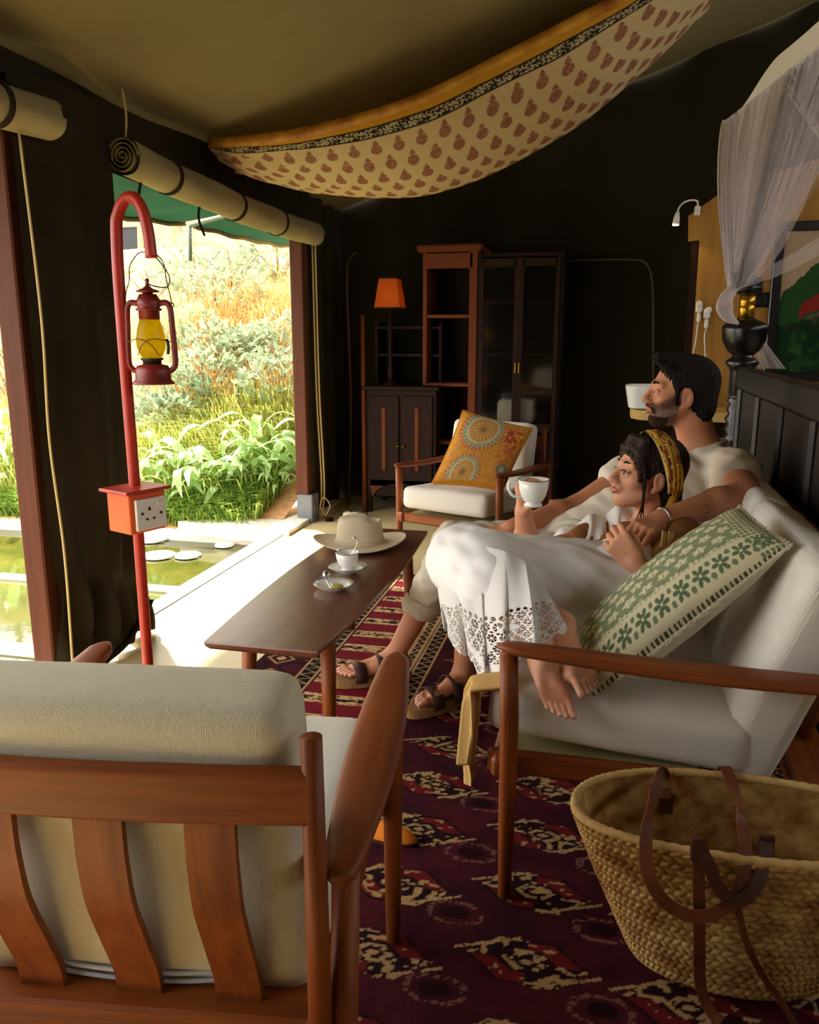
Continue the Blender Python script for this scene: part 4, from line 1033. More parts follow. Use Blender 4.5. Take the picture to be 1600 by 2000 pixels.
# ================================================================ four poster bed with mosquito net
PY = 4.1; pc = at(1442, 800, Y=PY); PX = float(pc[0])
bed = empty('four_poster_bed', (PX, 3.2, 0), 0, 'black turned wood four poster bed behind the sofa', 'bed')
def zp(y): return Zat(y, PY)
prof = [(.06, 0), (.06, .30), (.05, .34), (.055, .40), (.05, zp(905)), (.054, zp(895)), (.054, zp(862)), (.058, zp(855)), (.046, zp(848)), (.062, zp(838)), (.046, zp(828)), (.060, zp(818)), (.044, zp(808)), (.056, zp(798)), (.044, zp(790)), (.058, zp(782)), (.046, zp(776)), (.046, zp(772)), (.052, zp(768)), (.052, zp(725)), (.060, zp(718)), (.076, zp(708)), (.060, zp(701)), (.044, zp(696)), (.050, zp(690))]
def postb(x, y, full=True):
    g_ = MB().lathe(prof, 36, (x, y, 0), flute=(5, 6, .12)).build('post', 'ebony', bed)
    v = MB().lathe([(.045, zp(694)), (.072, zp(684)), (.094, zp(665)), (.100, zp(645)), (.098, zp(636)), (.080, zp(630)), (.05, zp(624)), (.034, zp(620))], 52, (x, y, 0), flute=(1, 4, .09)).build('fluted_vase', 'ebony', g_)
    MB().lathe([(.034, zp(622)), (.034, zp(598)), (.0325, zp(597)), (.034, zp(596)), (.034, zp(574))], 24, (x, y, 0)).build('brass_sleeve', 'brass', g_)
    MB().lathe([(.036, zp(576)), (.060, zp(571)), (.064, zp(563)), (.058, zp(557)), (.066, zp(550)), (.060, zp(545)), (.03, zp(541)), (.026, zp(470)), (.024, zp(245)), (.034, zp(235)), (.018, zp(225)), (.030, zp(212)), (.026, zp(200)), (.012, zp(192)), (.022, zp(182)), (.016, zp(170)), (0, zp(165))], 24, (x, y, 0)).build('upper_post', 'ebony', g_)
for (x, y) in ((0, PY - 3.2), (0, 2.05 - 3.2)): postb(x, y)
fx = .0; fz = 1.10
y0_, y1_ = 2.05 - 3.2 + .06, PY - 3.2 - .05
MB().box((fx, (y0_ + y1_) / 2, fz - .05), (.05, y1_ - y0_, .10), bev=.01).build('footboard_rail', 'ebony_board', bed, smooth=False)
MB().box((fx, (y0_ + y1_) / 2, fz - .75), (.05, y1_ - y0_, .10), bev=.01).build('footboard_rail', 'ebony_board', bed, smooth=False)
ny = 4
for k in range(ny + 1):
    yy = y1_ - .03 - (y1_ - y0_ - .06) * k / ny
    MB().box((fx, yy, fz - .40), (.046, .065, .62), bev=.012).build('footboard_stile', 'ebony_board', bed, smooth=False)
    if k < ny:
        yc = yy - (y1_ - y0_ - .06) / ny / 2
        MB().box((fx + .004, yc, fz - .40), (.018, (y1_ - y0_) / ny - .07, .60), bev=.008).build('footboard_panel', 'ebony_board', bed, smooth=False)
for yy in (y0_, y1_): MB().box((1.0, yy, .38), (2.0, .04, .16)).build('side_rail', 'ebony_board', bed, smooth=False)
c = cushion((1.9, 1.86, .24), .06, .01, Matrix.Translation((1.0, (y0_ + y1_) / 2, .52))).build('mattress', 'white_cotton', bed); weld(c)
# net, hung from a slack line between the posts and tied to the far post
netE = empty('mosquito_net', (PX, 3.4, 2.0), 0, 'white mosquito net gathered and knotted at the bed post', 'net')
K = at(1434, 560, D=3.78); 
edge = spline([at(1410, 240, D=3.85), at(1455, 205, D=3.7), at(1510, 160, D=3.5), at(1555, 125, D=3.32), at(1600, 88, D=3.15), at(1700, 10, D=2.85), at(1800, -60, D=2.6)], 8)
edge = np.array(edge)
def ed_at(t):
    f = t * (len(edge) - 1); i = np.clip(np.floor(f).astype(int), 0, len(edge) - 2); w = (f - i)[..., None]; return edge[i] * (1 - w) + edge[i + 1] * w
def drape(t0, t1, tgt, bul, pl, amp, seed, droop=0.0, n=(140, 60)):
    def f(u, v):
        A = ed_at(np.clip(t0 + u * (t1 - t0) + (.016 * np.sin(u * pl * 12.566 + 1) + .006 * np.sin(u * pl * 31)) * np.sin(np.pi * v) ** .5, 0, 1)); k = (v ** 1.25)[..., None]
        T = np.array(tgt) + ((u - .5)[..., None]) * np.array((.035, -.03, .012))
        P = A * (1 - k) + T * k
        s = np.sin(np.pi * v)
        P = P + np.array((-1, 0, 0)) * ((bul * s * (1 - .6 * u)))[..., None] + np.array((0, 0, -1)) * (droop * s * u)[..., None]
        w = amp * (np.sin(u * pl * 6.283 + seed + 2 * np.sin(u * 9)) + .6 * np.sin(u * pl * 13.1 + 1.7)) * (1 - .72 * v) * sstep(0, .08, v)
        P = P + np.array((.45, -.89, 0)) * w[..., None]
        return P[..., 0], P[..., 1], P[..., 2]
    return MB().grid(f, *n)
drape(0, .47, K, .03, 9, .030, 0, .0, n=(220, 60)).build('front_drape', 'net', netE, world=True)
for i, (a0, a1, am) in enumerate(((.0, .018, .004), (.030, .050, .010), (.055, .10, .014), (.115, .20, .016), (.19, .255, .012), (.265, .36, .018), (.345, .40, .012), (.41, .47, .014), (.455, .474, .004))):
    drape(a0, a1, K + np.array((-.010 + .003 * i, 0, 0)), .03 - .004 * i, 2.3, am, i * 1.7, .0, n=(50, 50)).build('gathered_fold', 'net_dense', netE, world=True)
drape(.46, 1.0, K + np.array((.02, -.01, .0)), .0, 12, .034, 1, .10, n=(220, 50)).build('side_drape', 'net_sheer', netE, world=True)
for i, (a0, a1) in enumerate(((.50, .512), (.56, .575), (.60, .608), (.66, .675), (.72, .73), (.80, .815))):
    drape(a0, a1, K + np.array((.03, -.01, -.005)), .0, 1.2, .006, i, .10 + .03 * i, n=(16, 50)).build('gathered_fold', 'net', netE, world=True)
# the swathe pulled across from the near post
def swathe(u, v):
    A = np.array([at(1434, 556, D=3.78), at(1500, 512, D=3.55), at(1600, 452, D=3.2), at(1760, 370, D=2.8)]); B = np.array([at(1440, 566, D=3.76), at(1520, 530, D=3.5), at(1600, 486, D=3.15), at(1760, 430, D=2.75)])
    f_ = u * 3; i = np.clip(np.floor(f_).astype(int), 0, 2); w = (f_ - i)[..., None]
    P = (A[i] * (1 - w) + A[i + 1] * w) * (1 - v[..., None]) + (B[i] * (1 - w) + B[i + 1] * w) * v[..., None] - FWD_ * (.03 * np.sin(v * 19 + 2 * u) * (.3 + u))[..., None] - np.array((0, 0, .02)) * np.sin(np.pi * u)[..., None]
    return P[..., 0], P[..., 1], P[..., 2]
FWD_ = np.array((-_sw, _cw, 0.0))
for k in range(2): MB().grid(swathe, 60, 50).build('swathe', 'net', netE, world=True)
# second curtain of net falling to the right from the top line
def upper(u, v):
    A = ed_at(.36 + .5 * u); B = np.array(at(1640, 330, D=2.95)) + np.array((.25, -.35, .10)) * u[..., None]
    P = A * (1 - v[..., None]) + B * v[..., None] + np.array((.45, -.89, 0)) * (.018 * np.sin(u * 60) * (1 - .5 * v))[..., None]
    return P[..., 0], P[..., 1], P[..., 2]
MB().grid(upper, 140, 30).build('upper_drape', 'net_dense', netE, world=True)
# plain cotton band along the top
def band(u, v):
    A = ed_at(.06 + .94 * u) + np.array((.02, -.02, .004)); B = A + np.array((-.012, .01, .085)) * sstep(0, .30, u)[..., None]
    P = A * (1 - v[..., None]) + B * v[..., None]; return P[..., 0], P[..., 1], P[..., 2]
MB().grid(band, 60, 5).build('top_band', 'net_top', netE, world=True)
C1 = at(1410, 240, D=3.85)
kn = spline([C1, C1 + np.array((.05, .0, -.01)), C1 + np.array((.10, .0, .005))], 5)
MB().tube(kn, [.012] * 4 + [.020, .022, .018] + [.012] * (len(kn) - 7), 10).build('corner_knot', 'net_top', netE, world=True)
tail = spline([K + np.array((0, 0, .06)), K, at(1420, 580, D=3.74), at(1416, 600, D=3.73), at(1424, 620, D=3.75), at(1440, 632, D=3.78)], 8)
MB().tube(tail, 0, flat=(list(np.concatenate([np.linspace(.06, .04, 10), np.linspace(.04, .075, 14), np.linspace(.075, .012, len(tail) - 24)])), .02), up=(.4, -.9, 0)).build('knot_tail', 'net_dense', netE, world=True)
def tail2(u, v):
    A = at(1468, 640, D=3.95); B = at(1500, 720, D=3.9)
    P = A[None, None] * (1 - v[..., None]) + B[None, None] * v[..., None] + np.array((.10, 0, 0)) * ((u - .35) * (.2 + v))[..., None]
    return P[..., 0], P[..., 1] + .012 * np.sin(u * 16), P[..., 2]
MB().grid(tail2, 30, 12).build('side_drape', 'net_dense', netE, world=True)

# ================================================================ throw pillows
def pillow(name, corners, thick, colf, label, n=90, m='print', back_m='linen_cream', side=1.0, piping=None, pull=.05, fringe=None):
    A, B, C, D_ = [np.array(c, float) for c in corners]      # bottom-left, bottom-right, top-right, top-left
    cen = (A + B + C + D_) / 4; nrm = np.cross(B - A, D_ - A); nrm /= np.linalg.norm(nrm)
    e = empty(name, tuple(cen), 0, label, 'pillow')
    def surf(sg):
        def f(u, v):
            a, b = 2 * u - 1, 2 * v - 1
            uu = .5 + .5 * a * (1 - pull * (1 - b * b)) ; vv = .5 + .5 * b * (1 - pull * (1 - a * a))
            P = (A[None, None] * ((1 - uu) * (1 - vv))[..., None] + B * (uu * (1 - vv))[..., None] + C * (uu * vv)[..., None] + D_ * ((1 - uu) * vv)[..., None])
            h = thick * ((1 - a ** 2) * (1 - b ** 2)) ** .42 * .5 + .004 * (fbm(u * 7, v * 7) - .5)
            P = P + nrm * (sg * h)[..., None]; return P[..., 0], P[..., 1], P[..., 2]
        return f
    fr = MB().grid(surf(side), n, n, colf).build('front', m, e, world=True)
    MB().grid(surf(-side), 40, 40).build('back', back_m, e, world=True)
    f = surf(0.0); per = []
    for t in np.linspace(0, 1, 40, endpoint=False): per.append((t, 0.0))
    for t in np.linspace(0, 1, 40, endpoint=False): per.append((1.0, t))
    for t in np.linspace(1, 0, 40, endpoint=False): per.append((t, 1.0))
    for t in np.linspace(1, 0, 40, endpoint=False): per.append((0.0, t))
    pth = [tuple(float(q_) for q_ in f(np.array(a), np.array(b))) for a, b in per]
    if piping: MB().tube(pth, piping[1], 6, closed=True).build('piping', piping[0], e, world=True)
    if fringe:
        mb = MB()
        P = np.array(pth)
        for i in range(0, len(P)):
            for k in range(3):
                p0 = P[i] * (1 - k / 3.) + P[(i + 1) % len(P)] * (k / 3.); d = p0 - cen; d /= np.linalg.norm(d)
                mb.tube([p0, p0 + d * fringe[1] + nrm * .004 * math.sin(i * 3 + k)], fringe[2], 4)
        mb.build('fringe', fringe[0], e, world=True, kind='stuff')
    return e
def paisley(u, v):
    n = fbm(u * 30, v * 30); base = rgb(206, 148, 62); L = [(.5 * sstep(.4, .6, n), rgb(190, 120, 60))]
    def med(cx, cy, R, sq=1.0):
        d = np.hypot((u - cx), (v - cy) * sq) / R; a = np.arctan2(v - cy, u - cx)
        for r0, r1, c in ((0, 1.0, rgb(186, 96, 62)), (0, .86, rgb(170, 164, 128)), (0, .70, rgb(190, 176, 126)), (0, .58, rgb(184, 112, 64)), (0, .52, rgb(206, 164, 92)), (0, .36, rgb(178, 150, 96)), (0, .26, rgb(196, 130, 62)), (0, .14, rgb(140, 110, 70))):
            L.append(((d < r1) * 1.0, c))
        L.append(((np.abs(d - .77) < .06) * (np.sin(a * 26) > .2), rgb(120, 130, 110))); L.append(((np.abs(d - .44) < .05) * (np.sin(a * 18) > 0), rgb(150, 100, 60))); L.append(((np.abs(d - .93) < .04) * (np.sin(a * 34) > 0), rgb(214, 168, 90)))
    med(.40, .74, .33); med(.36, .12, .25)
    L.append((sstep(.10, .07, np.hypot(u - .88, v - .24)) * 1.0, rgb(112, 120, 110))); L.append((sstep(.05, .03, np.hypot(u - .88, v - .24)), rgb(180, 160, 120)))
    L.append((sstep(.16, .10, np.hypot(u - .86, (v - .72) * .7)) * (n > .45), rgb(176, 72, 48))); L.append((sstep(.14, .1, np.hypot(u - .84, v - .42)) * (n > .5), rgb(196, 104, 52)))
    L.append((np.clip(np.maximum(np.abs(u - .5), np.abs(v - .5)) > .475, 0, 1) * 1.0, rgb(196, 132, 44)))
    return pick(base, *L)
pillow('paisley_pillow', (at(845, 944, D=4.02), at(982, 958, D=3.98), at(1040, 838, D=4.22), at(905, 802, D=4.30)), .13, paisley, 'ochre medallion print pillow propped on the far easy chair', piping=(mat('ochre_cord', rgb(196, 130, 44), .8), .006), side=1.0, back_m='ochre_cord')
def blocks(u, v):
    # leaf blocks in the middle, flower border along the long lower side
    sx, sy = 11.0, 7.0; r = np.floor(v * sy * 1.25); uu = (u * sx + .5 * (r % 2)); ci = np.floor(uu); fx_, fy_ = uu - ci - .5, v * sy * 1.25 - r - .5
    j = hash2(ci, r) - .5; d = np.hypot(fx_ * (1.05 + .3 * j), fy_ * .95 + .25 * fx_ * j); a = np.arctan2(fy_, fx_)
    blob = d < .33 + .08 * np.cos(a * 5 + j * 9) 
    L = [(blob * 1.0, rgb(214, 204, 170))]
    L.append((blob * (np.abs(fx_) < .03) * (fy_ < .1), rgb(150, 156, 120)))
    bord = v < .30
    L.append((bord * 1.0, rgb(212, 202, 168)))
    bu, bv = (u * 11) % 1 - .5, ((v - .04) / .22) - .5
    rr = np.hypot(bu * 1.0, bv); aa = np.arctan2(bv, bu)
    L.append((bord * (rr < .42 * np.abs(np.cos(aa * 3.0)) ** .6) * (rr > .07) * (v > .04), rgb(92, 108, 78)))
    L.append((bord * (np.hypot(np.abs(bu) - .5, bv - .28) < .12), rgb(112, 126, 94))); L.append((bord * (np.hypot(np.abs(bu) - .5, bv + .28) < .12), rgb(112, 126, 94)))
    for c0 in (.285, .315): L.append(((np.abs(v - c0) < .006) * (np.sin(u * 260) > -.2), rgb(104, 118, 88)))
    L.append(((u > .90) * (v > .3) * 1.0, rgb(206, 196, 160))); L.append(((u > .90) * (np.abs(np.sin(u * 160)) * np.abs(np.sin(v * 60)) > .45), rgb(112, 126, 94)))
    L.append(((v < .012) * (np.sin(u * 300) > 0), rgb(70, 74, 56)))
    return pick(rgb(134, 142, 108), *L)
GP = (at(1108, 1408, D=1.64), at(1540, 1068, D=1.70), at(1442, 992, D=1.97), at(1142, 1216, D=1.90))
pillow('block_print_pillow', GP, .15, blocks, 'green and cream block print pillow on the near end of the sofa', n=220, piping=('linen_cream', .004), pull=.03, back_m='linen_cream', fringe=('linen_cream', .012, .0012))

# ================================================================ palm basket with leather straps
BC, TC = np.array((.285, 1.525, .012)), np.array((.275, 1.475, 0))
bk = empty('palm_basket', tuple(BC), 0, 'woven palm shopping basket with leather straps standing by the sofa', 'basket')
HB = .36
def bshape(u, v, off=0.0):
    a = u * 2 * np.pi; t = v
    rx = np.interp(t, [0, .08, .3, .6, 1], [.150, .185, .215, .255, .300]) - off; ry = np.interp(t, [0, .08, .3, .6, 1], [.085, .110, .118, .122, .128]) - off
    cx = BC[0] * (1 - t) + TC[0] * t; cy = BC[1] * (1 - t) + TC[1] * t
    e_ = .86
    c, s = np.sign(np.cos(a)) * np.abs(np.cos(a)) ** e_, np.sign(np.sin(a)) * np.abs(np.sin(a)) ** e_
    x = cx + rx * c; y = cy + ry * s
    z = BC[2] + HB * t + t ** 2 * (.010 * (np.sin(a) > -2) * np.sin(a) + .035 * np.cos(a) ** 2 * np.sign(np.cos(a)) * .4) - .018 * t ** 3 * np.exp(-((np.sin(a) + 1) / .25) ** 2) * np.cos(a * 2) * 0
    return x, y, z, c, s
ROWS, STI = 23, 84
def bout(u, v):
    x, y, z, c, s = bshape(u, v)
    r = v * ROWS; k = np.floor(r); fr = r - k
    st = u * STI + .5 * (k % 2) + (fr - .5) * .55 * np.where(k % 2 > .5, 1, -1)
    h = np.abs(np.sin(np.pi * st)) ** .6 * np.abs(np.sin(np.pi * fr)) ** .5 * .0065
    nrm = np.hypot(c, s) + 1e-6
    return x + h * c / nrm, y + h * s / nrm, z
def bcol(u, v):
    k = np.floor(v * ROWS); st = np.floor(u * STI + .5 * (k % 2)); h = hash2(st, k); 
    return pick(rgb(206, 170, 108), (.55 * h, rgb(164, 118, 62)), (.25 * vnoise(u * 40, v * 9), rgb(220, 190, 130)))
MB().grid(bout, 84 * 9, 23 * 8, bcol).build('woven_wall', 'palm', bk, world=True)
MB().grid(lambda u, v: bshape(1 - u, v, .012)[:3], 160, 40, bcol).build('lining', 'palm', bk, world=True)
bpts = [tuple(float(q_) for q_ in bshape(np.array(t), np.array(0.0))[:3]) for t in np.linspace(0, 1, 48, endpoint=False)]
MB().add(bpts, [tuple(range(48))[::-1]]).build('base', 'palm_rim', bk, world=True)
rim_ = [np.array([float(q_) for q_ in bshape(np.array(t), np.array(1.0), .005)[:3]]) for t in np.linspace(0, 1, 160, endpoint=False)]
MB().tube(rim_, [.0078 + .0016 * (i % 2) for i in range(160)], 8, closed=True).build('rim', 'palm_rim', bk, world=True)
def strap(pts, w, name, m, up):
    P = spline([at(x, y, D=d) for x, y, d in pts], 8)
    return MB().tube(P, 0, flat=(w, .004), up=up).build(name, m, bk, world=True, smooth=True, sharp=40)
FW = (.1, -1, .25)
strap([(1300, 1560, 1.50), (1298, 1530, 1.51), (1294, 1508, 1.49), (1275, 1560, 1.42), (1264, 1620, 1.305), (1263, 1690, 1.250), (1285, 1745, 1.230), (1325, 1780, 1.220), (1368, 1790, 1.215), (1412, 1775, 1.220), (1445, 1735, 1.230), (1456, 1670, 1.255), (1450, 1600, 1.305), (1436, 1550, 1.42), (1416, 1498, 1.50), (1410, 1530, 1.52), (1408, 1555, 1.51)], .022, 'handle', 'leather', FW)
strap([(1362, 1642, 1.245), (1368, 1655, 1.245), (1385, 1690, 1.230), (1405, 1735, 1.220), (1435, 1760, 1.215), (1468, 1745, 1.220), (1488, 1705, 1.235), (1496, 1665, 1.255), (1498, 1645, 1.265)], .022, 'handle', 'leather_dark', FW)
strap([(1362, 1636, 1.253), (1364, 1700, 1.240), (1366, 1780, 1.235), (1366, 1850, 1.240), (1367, 1910, 1.260), (1374, 1945, 1.275), (1390, 1978, 1.270), (1410, 1995, 1.260)], .020, 'hanging_strap', 'leather', FW)
strap([(1436, 1745, 1.227), (1446, 1795, 1.230), (1462, 1850, 1.240), (1490, 1905, 1.265), (1525, 1955, 1.280), (1560, 2010, 1.265)], .012, 'hanging_strap', 'leather', FW)
for x, y, d in ((1302, 1560, 1.505), (1410, 1538, 1.515), (1366, 1648, 1.243), (1498, 1640, 1.27)):
    c = at(x, y, D=d); MB().box(tuple(c - np.array((0, 0, .012))), (.028, .007, .040), (math.radians(-8), 0, math.radians(5)), .002).build('strap_patch', 'leather_dark', bk, smooth=False, world=True)

# ================================================================ small things on the floor and at the sofa
c = at(686, 1012, Z=.03); e = empty('power_block', (float(c[0]), float(c[1]), 0), 0, 'small pale power block with a black cable behind the hat', 'power block')
MB().box((0, 0, .035), (.10, .06, .07), bev=.006).build('block', 'linen_cream', e, smooth=False)
MB().tube(spline([(0, 0, .065), (.005, 0, .11), (.03, .01, .125), (.08, .02, .10), (.12, .05, .01)], 6), .004, 6).build('cable', 'black_plastic', e)
c = at(792, 1636, Z=.03); e = empty('orange_slipper', (float(c[0]) - .055, float(c[1]) + .02, .012), math.radians(-10), 'orange slipper toe showing beside the near easy chair leg', 'slipper')
def slip(u, v):
    a = u * 2 * np.pi; h = v; r = np.sqrt(np.clip(1 - h ** 2, 0, 1))
    return .085 * np.cos(a) * r, .034 * np.sin(a) * r, .036 * h
MB().grid(slip, 32, 10).build('upper', mat('orange_suede', rgb(214, 122, 30), .8), e)
MB().prism([(.087 * math.cos(a), .036 * math.sin(a)) for a in np.linspace(0, 6.28, 28, endpoint=False)], 0, .008).build('sole', 'leather_dark', e, smooth=False)
sc = empty('tan_shawl', (-.24, 1.72, .32), 0, 'tan shawl hanging over the front corner of the sofa seat', 'shawl')
def shawl(u, v):
    y = 1.648 + .085 * u - .01 * v; z = .515 - .20 * v - .010 * np.sin(u * 9)
    x = -.175 - .085 * sstep(0, .12, v) - .012 * v + .014 * np.sin(u * 21 + 2 * v) * sstep(.05, .3, v)
    return x, y, z
sh_ = MB().grid(shawl, 60, 50).build('cloth', 'tan_cotton', sc, world=True); sh_.modifiers.new('thickness', 'SOLIDIFY').thickness = .008
def shawl2(u, v):
    y = 1.66 + .09 * u; z = .335 - .085 * v - .02 * u; x = -.268 + .010 * np.sin(u * 16 + v * 2) + .006 * v
    return x, y, z
MB().grid(shawl2, 24, 12).build('fringe_end', 'tan_cotton', sc, world=True)
# ================================================================ people: smooth blended solids meshed on a grid
class Field:
    def __init__(s, lo, hi, h):
        s.h = h; s.lo = np.array(lo, float); n = np.ceil((np.array(hi) - s.lo) / h).astype(int) + 1; s.n = n
        s.ax = [s.lo[i] + h * np.arange(n[i], dtype=np.float32) for i in range(3)]
        s.D = np.full(tuple(n), .25, np.float32)
    def _sub(s, lo, hi):
        a = np.clip(np.floor((np.array(lo) - s.lo) / s.h).astype(int), 0, s.n); b = np.clip(np.ceil((np.array(hi) - s.lo) / s.h).astype(int) + 1, 0, s.n)
        if np.any(b - a < 1): return None, None
        sl = tuple(slice(a[i], b[i]) for i in range(3))
        P = np.stack(np.meshgrid(*[s.ax[i][sl[i]] for i in range(3)], indexing='ij'), -1); return sl, P
    @staticmethod
    def dist(P, pr):
        if pr[0] == 'cone':
            _, a, b, r0, r1 = pr[:5]; a, b = np.array(a, np.float32), np.array(b, np.float32); ba = b - a; L = float(ba.dot(ba)) + 1e-9
            t = np.clip(((P - a) @ ba) / L, 0, 1); q = P - a - t[..., None] * ba
            return np.sqrt((q * q).sum(-1)) - (r0 + (r1 - r0) * t)
        _, c, R, r = pr[:4]; q = (P - np.array(c, np.float32)) @ np.array(R, np.float32); r = np.array(r, np.float32)
        k0 = np.sqrt(((q / r) ** 2).sum(-1)); k1 = np.sqrt(((q / (r * r)) ** 2).sum(-1)) + 1e-6
        return k0 * (k0 - 1) / k1
    @staticmethod
    def bbox(pr):
        if pr[0] == 'cone':
            a, b = np.array(pr[1]), np.array(pr[2]); r = max(pr[3], pr[4]); return np.minimum(a, b) - r, np.maximum(a, b) + r
        m = max(pr[3]); return np.array(pr[1]) - m, np.array(pr[1]) + m
    def put(s, pr, k=.012, op='add', inflate=0.0):
        lo, hi = s.bbox(pr); pad = k * 1.2 + 4 * s.h + abs(inflate) + .01
        sl, P = s._sub(lo - pad, hi + pad)
        if sl is None: return s
        d = s.dist(P, pr) - inflate; A = s.D[sl]
        if op == 'add':
            t = np.clip(.5 + .5 * (A - d) / k, 0, 1); s.D[sl] = A * (1 - t) + d * t - k * t * (1 - t)
        else:
            d = -d; t = np.clip(.5 - .5 * (A - d) / k, 0, 1); s.D[sl] = A * (1 - t) + d * t + k * t * (1 - t)
        return s
    def all(s, prs, k=None, inflate=0.0):
        for p in prs:
            kk = k if k is not None else (p[-1]['k'] if isinstance(p[-1], dict) and 'k' in p[-1] else .012)
            op = p[-1].get('op', 'add') if isinstance(p[-1], dict) else 'add'
            s.put(p, kk, op, inflate if op == 'add' else 0)
        return s
    def clip(s, pt, nrm, k=.002):
        """keep the side the normal points away from"""
        n = np.array(nrm, float); n /= np.linalg.norm(n)
        d = (s.ax[0][:, None, None] - pt[0]) * n[0] + (s.ax[1][None, :, None] - pt[1]) * n[1] + (s.ax[2][None, None, :] - pt[2]) * n[2]
        s.D = np.maximum(s.D, d.astype(np.float32)); return s
    def ripple(s, fn, band=.05):
        m = np.abs(s.D) < band; i = np.argwhere(m); P = s.lo + i * s.h; s.D[m] += fn(P).astype(np.float32); return s
    def mesh(s):
        D = s.D; D[0] = D[-1] = .25; D[:, 0] = D[:, -1] = .25; D[:, :, 0] = D[:, :, -1] = .25
        S_ = D < 0
        c = S_[:-1, :-1, :-1]; al = c.copy(); an = c.copy()
        offs = [(i, j, k) for i in (0, 1) for j in (0, 1) for k in (0, 1)]
        def cor(A, o): return A[o[0]:A.shape[0] - 1 + o[0], o[1]:A.shape[1] - 1 + o[1], o[2]:A.shape[2] - 1 + o[2]]
        for o in offs[1:]:
            q = cor(S_, o); al = al & q; an = an | q
        act = an & ~al; I = np.argwhere(act); idx = -np.ones(act.shape, np.int64); idx[act] = np.arange(len(I))
        val = {o: cor(D, o)[act] for o in offs}
        acc = np.zeros((len(I), 3)); cnt = np.zeros(len(I))
        for o in offs:
            for ax in range(3):
                if o[ax] == 0:
                    p = list(o); p[ax] = 1; p = tuple(p); a, b = val[o], val[p]; m = (a < 0) != (b < 0)
                    t = np.where(m, a / np.where(m, a - b, 1), 0); q = np.array(o, float)[None].repeat(len(I), 0); q[:, ax] = t
                    acc[m] += q[m]; cnt[m] += 1
        V = s.lo + (I + acc / np.maximum(cnt, 1)[:, None]) * s.h
        F = []
        for ax in range(3):
            b, c_ = (ax + 1) % 3, (ax + 2) % 3
            sl0 = [slice(1, -1)] * 3; sl0[ax] = slice(0, -1); sl1 = list(sl0); sl1[ax] = slice(1, None)
            a0, a1 = S_[tuple(sl0)], S_[tuple(sl1)]
            E_ = np.argwhere(a0 != a1)
            if len(E_) == 0: continue
            sg = a0[tuple(E_.T)]
            base = E_.copy()
            for d in range(3):
                if d != ax: base[:, d] += 1
            def cell(db, dc):
                q = base.copy(); q[:, b] += db; q[:, c_] += dc; return idx[tuple(q.T)]
            q = np.stack([cell(-1, -1), cell(0, -1), cell(0, 0), cell(-1, 0)], 1)
            q[~sg] = q[~sg][:, ::-1]; F.append(q)
        F = np.concatenate(F); F = F[(F >= 0).all(1)]
        return V, F
def solid(prs, h, pad=.03, inflate=0.0, k=None, box=None, post=None):
    if box is None:
        B = [Field.bbox(p) for p in prs if not (isinstance(p[-1], dict) and p[-1].get('op') == 'sub')]
        lo = np.min([b[0] for b in B], 0) - pad - inflate; hi = np.max([b[1] for b in B], 0) + pad + inflate
    else: lo, hi = box
    f = Field(lo, hi, h).all(prs, k, inflate)
    if post: post(f)
    return f.mesh()
def multi(prs, h, fine):
    """coarse body plus finer boxes (head, hands, feet), one mesh"""
    V, F = solid(prs, h); cen = V[F].mean(1); keep = np.ones(len(F), bool)
    for (lo, hi, hh) in fine: keep &= ~np.all((cen > np.array(lo) + h * .5) & (cen < np.array(hi) - h * .5), 1)
    mb = MB().add(V, F[keep])
    for (lo, hi, hh) in fine:
        v, f = solid(prs, hh, box=(np.array(lo) - hh * 3, np.array(hi) + hh * 3)); c = v[f].mean(1)
        f = f[np.all((c > np.array(lo) - hh) & (c < np.array(hi) + hh), 1)]; mb.add(v, f)
    # drop unused vertices
    F_ = np.array([q + q[-1:] if len(q) == 3 else q for q in mb.f]); used = np.unique(F_); mp = -np.ones(len(mb.v), int); mp[used] = np.arange(len(used))
    out = MB(); out.v = [mb.v[i] for i in used]; out.f = [tuple(q) for q in mp[F_]]
    return out
def cone(a, b, r0, r1, **k): return ('cone', tuple(map(float, a)), tuple(map(float, b)), r0, r1, k)
def ell(c, R, r, **k): return ('ell', tuple(map(float, c)), np.array(R, float), tuple(r), k)
def frame(f, up=(0, 0, 1)):
    """columns: forward, left, up"""
    f = np.array(f, float); f /= np.linalg.norm(f); l = np.cross(up, f); l /= np.linalg.norm(l); return np.stack([f, l, np.cross(f, l)], 1)
